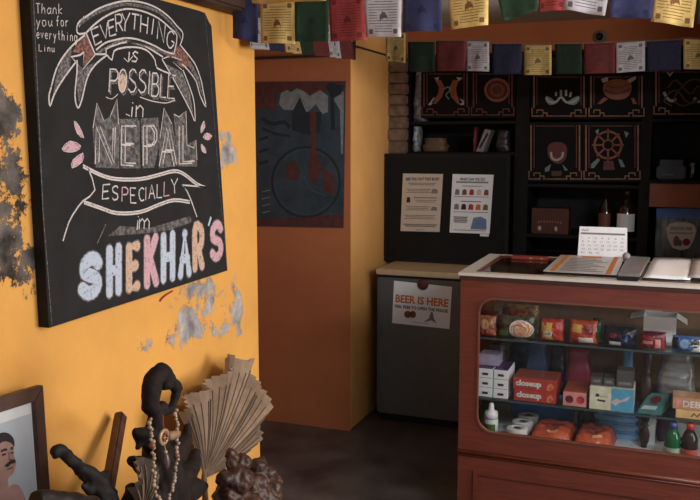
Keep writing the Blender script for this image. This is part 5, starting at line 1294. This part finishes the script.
# hooked root sculpture
xh = XW+.36
h_ = lambda px, py, dx=0: P(px, py, 'x', xh+dx)
b = MB()
b.tube([h_(160, 413), h_(152, 408), h_(151, 400), h_(151, 388), h_(155, 378), h_(161, 373), h_(166, 372)], [.016, .022, .024, .026, .025, .024, .018], 12, 4)
b.tube([h_(160, 370), h_(165, 373), h_(169, 380), h_(176, 387), h_(182, 389)], [.020, .021, .019, .016, .005], 12, 4)
b.tube([h_(178, 388), h_(175, 398), h_(171, 407), h_(163, 412), h_(154, 413)], [.013, .012, .012, .013, .018], 12, 4)
b.ball(h_(166, 384), .019, 12); b.ball(h_(161, 408), .020, 12)
base_ = Vector((xh+.01, h_(160, 500).y, ZB+.02))
b.tube([h_(156, 412), h_(155, 430), h_(157, 450), h_(162, 475), h_(165, 505), base_], [.020, .025, .04, .058, .07, .08], 14, 4)
b.tube([h_(157, 446), h_(146, 438), h_(139, 434), h_(134, 430)], [.03, .024, .018, .006], 10, 3); b.tube([h_(142, 436), h_(139, 445), h_(135, 449)], [.015, .01, .003], 8, 3); b.tube([h_(144, 436), h_(146, 427)], [.012, .004], 8, 2)
b.tube([h_(160, 470), h_(178, 450, .0), h_(186, 436), h_(188, 424)], [.04, .032, .02, .006], 10, 3); b.tube([h_(165, 490), h_(186, 474), h_(194, 460), h_(197, 448)], [.05, .034, .022, .008], 10, 3)
b.tube([h_(160, 480), h_(142, 466), h_(130, 460)], [.04, .022, .010], 10, 3); b.tube([h_(165, 500), h_(190, 490), h_(204, 486)], [.05, .036, .014], 10, 3); b.tube([h_(160, 500), h_(145, 498), h_(132, 504), Vector((xh, h_(130, 520).y, ZB+.03))], [.05, .03, .03, .03], 10, 3)
hk = b.build('driftwood_sculpture', M_root); bake(hk, .005, .004, 30); center_origin(hk); tag(hk, 'dark twisted driftwood with a hooked bird-like top draped in beads', 'sculpture')
# plank
pA, pB = P(121, 414, 'x', XW+.04), P(104, 512, 'x', XW+.13)
dirn = (pB-pA).normalized(); pB = pA+dirn*((pA.z-ZB-.016)/(-dirn.z))
b = MB(); sd_ = dirn.cross(X).normalized()
b.obox((pA+pB)/2, dirn, sd_, dirn.cross(sd_), (pB-pA).length/2, .019, .014)
o = b.build('wooden_stick', mat('stick_wood', (84, 52, 40), .4, var=.4, scale=14, stretch=(4, 4, 1)), None, bevel=.005); center_origin(o); tag(o, 'straight dark brown wooden stick leaning between the portrait and beads', 'stick')
# black branch beside the portrait
xb_ = XW+.33
g_ = lambda px, py: P(px, py, 'x', xb_)
b = MB(); b.tube([g_(53, 450), g_(60, 449), g_(70, 459), g_(80, 468), g_(92, 477), g_(101, 492), g_(104, 515), Vector((xb_, g_(104, 520).y-.01, ZB+.01))], [.008, .014, .014, .016, .021, .030, .036, .04], 12, 4, jit=.15)
b.tube([g_(54, 450), g_(57, 458)], [.012, .008], 8, 2); b.tube([g_(92, 490), g_(82, 487)], [.016, .004], 8, 2); b.tube([g_(84, 487), g_(80, 482)], [.006, .003], 6, 2); b.tube([g_(98, 482), g_(104, 475), g_(107, 471)], [.022, .014, .006], 8, 3)
o = b.build('branch', mat('black_branch', (26, 23, 23), .7, spec=.3, var=.3, scale=20, bump=.4)); bake(o, .006, .004, 40); center_origin(o); tag(o, 'black gnarled branch reaching up beside the portrait frame', 'branch')
# thick dark limb at the bottom edge
xl_ = XW+.46; l_ = lambda px, py: P(px, py, 'x', xl_)
b = MB(); b.tube([l_(35, 499), l_(50, 500), l_(66, 503), l_(84, 507), l_(96, 530), Vector((xl_, l_(96, 530).y, ZB+.01))], [.018, .021, .022, .024, .03, .035], 12, 4)
o = b.build('branch', mat('dark_limb', (34, 26, 24), .6, spec=.3, var=.3)); bake(o, .006, .003, 30); center_origin(o); tag(o, 'smooth dark limb lying across the bottom of the portrait', 'branch')
# knobbly root at the right
xk = XW+.42; k_ = lambda px, py, d=0: P(px, py, 'x', xk+d)
b = MB()
cz_ = k_(248, 500)
for px, py, r, d in ((232, 456, .020, 0), (242, 464, .030, .01), (256, 468, .03, 0), (266, 476, .034, .02), (238, 480, .045, .02), (252, 490, .055, 0), (270, 492, .042, .01), (228, 496, .042, 0), (262, 505, .06, 0), (240, 510, .06, .02), (224, 478, .022, .0), (262, 461, .016, 0), (277, 482, .018, 0), (230, 463, .016, 0)):
    b.ball(k_(px, py, d), r, 12)
b.tube([k_(240, 500), k_(246, 530), Vector((xk, k_(248, 540).y, ZB+.05))], [.06, .075, .09], 12, 3)
o = b.build('root_carving', M_root2); bake(o, .005, .009, 34)
for v in o.data.vertices: v.co.z = max(v.co.z, ZB+.001)
center_origin(o); tag(o, 'knobbly reddish brown root in front of the palm leaf fan', 'root')
# dried palm leaf fan
xf = XW+.20
def leaf(px0, rimpts, xo, m, label, pleat=.0085, base_px=None, lean=.10, tail=None):
    base = P(*px0, 'x', xo)
    rim = [P(x, y, 'x', max(XW+.02, xo-lean*(1-abs(2*i/(len(rimpts)-1)-1)*.4))) for i, (x, y) in enumerate(rimpts)]
    rim, _ = crom(rim, 4, [0]*len(rim))
    b = MB(); K = 8; rows = []
    for i, p in enumerate(rim):
        sg = 1 if i % 2 else -1
        p = p+ (p-base)*(.02*noise.noise(p*40))
        row = []
        for k in range(K+1):
            t = .04+.96*k/K
            q = base*(1-t)+p*t
            q = q+X*(sg*pleat*t**.8 + .02*math.sin(i*.5)*t*t+.012*math.sin(t*3.1))
            row.append(b.bm.verts.new(q))
        rows.append(row)
    for a, c in zip(rows, rows[1:]):
        for k in range(K): b.bm.faces.new((a[k], a[k+1], c[k+1], c[k]))
    t = thing('palm_leaf_fan', (base.x, base.y, ZB), label, 'dried leaf')
    vn = MB()
    for i in range(1, len(rows)-1, 2):
        q = [v.co.copy()+X*.0016 for v in rows[i][:-1]]
        vn.tube(q, [.0012+.0014*k/len(q) for k in range(len(q))], 4)
    o = vn.build1('leaf_veins', mat('leaf_vein', (108, 87, 71), .8), t)
    o = b.build('leaf_blade', m, t, False, normals=False); md = o.modifiers.new('s', 'SOLIDIFY'); md.thickness = .0018
    MB().tube([base+(rim[len(rim)//2]-base)*.06, base, Vector((base.x+.01, base.y, ZB+.002))], [.007, .009, .011], 8, 3).build('stalk', mat('leaf_stalk', (112, 86, 66), .7), t, True)
M_leaf = mat('dried_leaf', (152, 127, 106), .7, var=.22, scale=18, bump=.2)
leaf((204, 478), [(180, 412), (182, 405), (187, 398), (193, 393), (203, 389), (206, 384), (216, 377), (224, 371), (231, 365), (233, 355), (240, 360), (252, 358.5), (249, 366), (253, 380), (256, 386), (262, 385), (265, 394), (267, 410), (261, 420), (259, 429), (254, 442), (240, 458)], xf, M_leaf, 'large pleated dried palm leaf fan at the end of the yellow wall')
leaf((138, 515), [(129, 488), (133, 475), (140, 463), (147, 458), (151, 470), (152, 486)], xh+.035, mat('dried_leaf_grey', (112, 98, 86), .8, var=.2, scale=18), 'small greyish dried leaf behind the bead strands', .006, lean=0)
# bead necklace
nk = thing('bead_necklace', h_(163, 414, .03), 'strand of pale and brown beads with a round pendant hanging on the driftwood', 'necklace')
xn = xh+.075; n_ = lambda px, py: P(px, py, 'x', xn)
M_bd = mat('pale_bead', (164, 144, 126), .35, var=.3); M_bb = mat('brown_bead', (128, 76, 60), .4)
L1 = [n_(152, 417), n_(150, 422), n_(151.5, 436), n_(153, 452), n_(153.5, 470), n_(155.5, 488), n_(160, 503), n_(166, 504), n_(170, 494), n_(174, 478), n_(176.5, 460), n_(177, 440), n_(177, 422), n_(175, 410)]
cp, _ = crom(L1, 10, [0]*len(L1))
MB().tube(cp, .0012, 5).build('thread', M_brownink, nk, True)
acc = 0; last = cp[0]; cnt = 0
for p in cp[1:]:
    acc += (p-last).length; last = p
    if acc > .0074 and cnt < 96:
        acc = 0; cnt += 1
        big = cnt % 17 == 9
        r = .0085 if big else .0042+.0022*random.random()
        b = MB(); b.ball(p+Vector((random.uniform(-.002, .002), random.uniform(-.006, .006), 0)), r, 8); b.build('bead', M_bb if big else M_bd, nk, True)
pd = n_(164, 437)
MB().tube([n_(163, 415), n_(163, 424), n_(164, 430)], .0018, 6).build('chain', M_bb, nk)
b = MB(); b.lathe(pd-X*.003, [(.020, 0), (.021, .002), (.021, .005), (.014, .0065), (.013, .004)], 22, X); b.build('pendant', mat('pendant_brass', (176, 142, 110), .4, metal=.3), nk, True)
b = MB()
for k in range(8): b.ball(pd+X*.004+Y*.0085*math.cos(k*.785)+Z*.0085*math.sin(k*.785), .0032, 6)
b.build('pendant_bead', M_bb, nk, True)
b = MB(); b.tube([pd+Y*.018, n_(171, 436), n_(178, 433)], [.010, .012, .009], 8, 3); b.build('toggle', mat('toggle_tan', (150, 116, 92), .5), nk, True)
MB().tube([n_(164, 443), n_(165.5, 450)], .0015, 5).build('chain', M_bd, nk); MB().ball(n_(165.5, 452), .0055, 8).build('bead', M_bd, nk, True)
MB().lathe(n_(166, 470), [(.002, 0), (.010, .010), (.0115, .022), (.008, .038), (.003, .048)], 12).build('drop_bead', mat('drop_bead', (84, 66, 62), .3), nk, True)
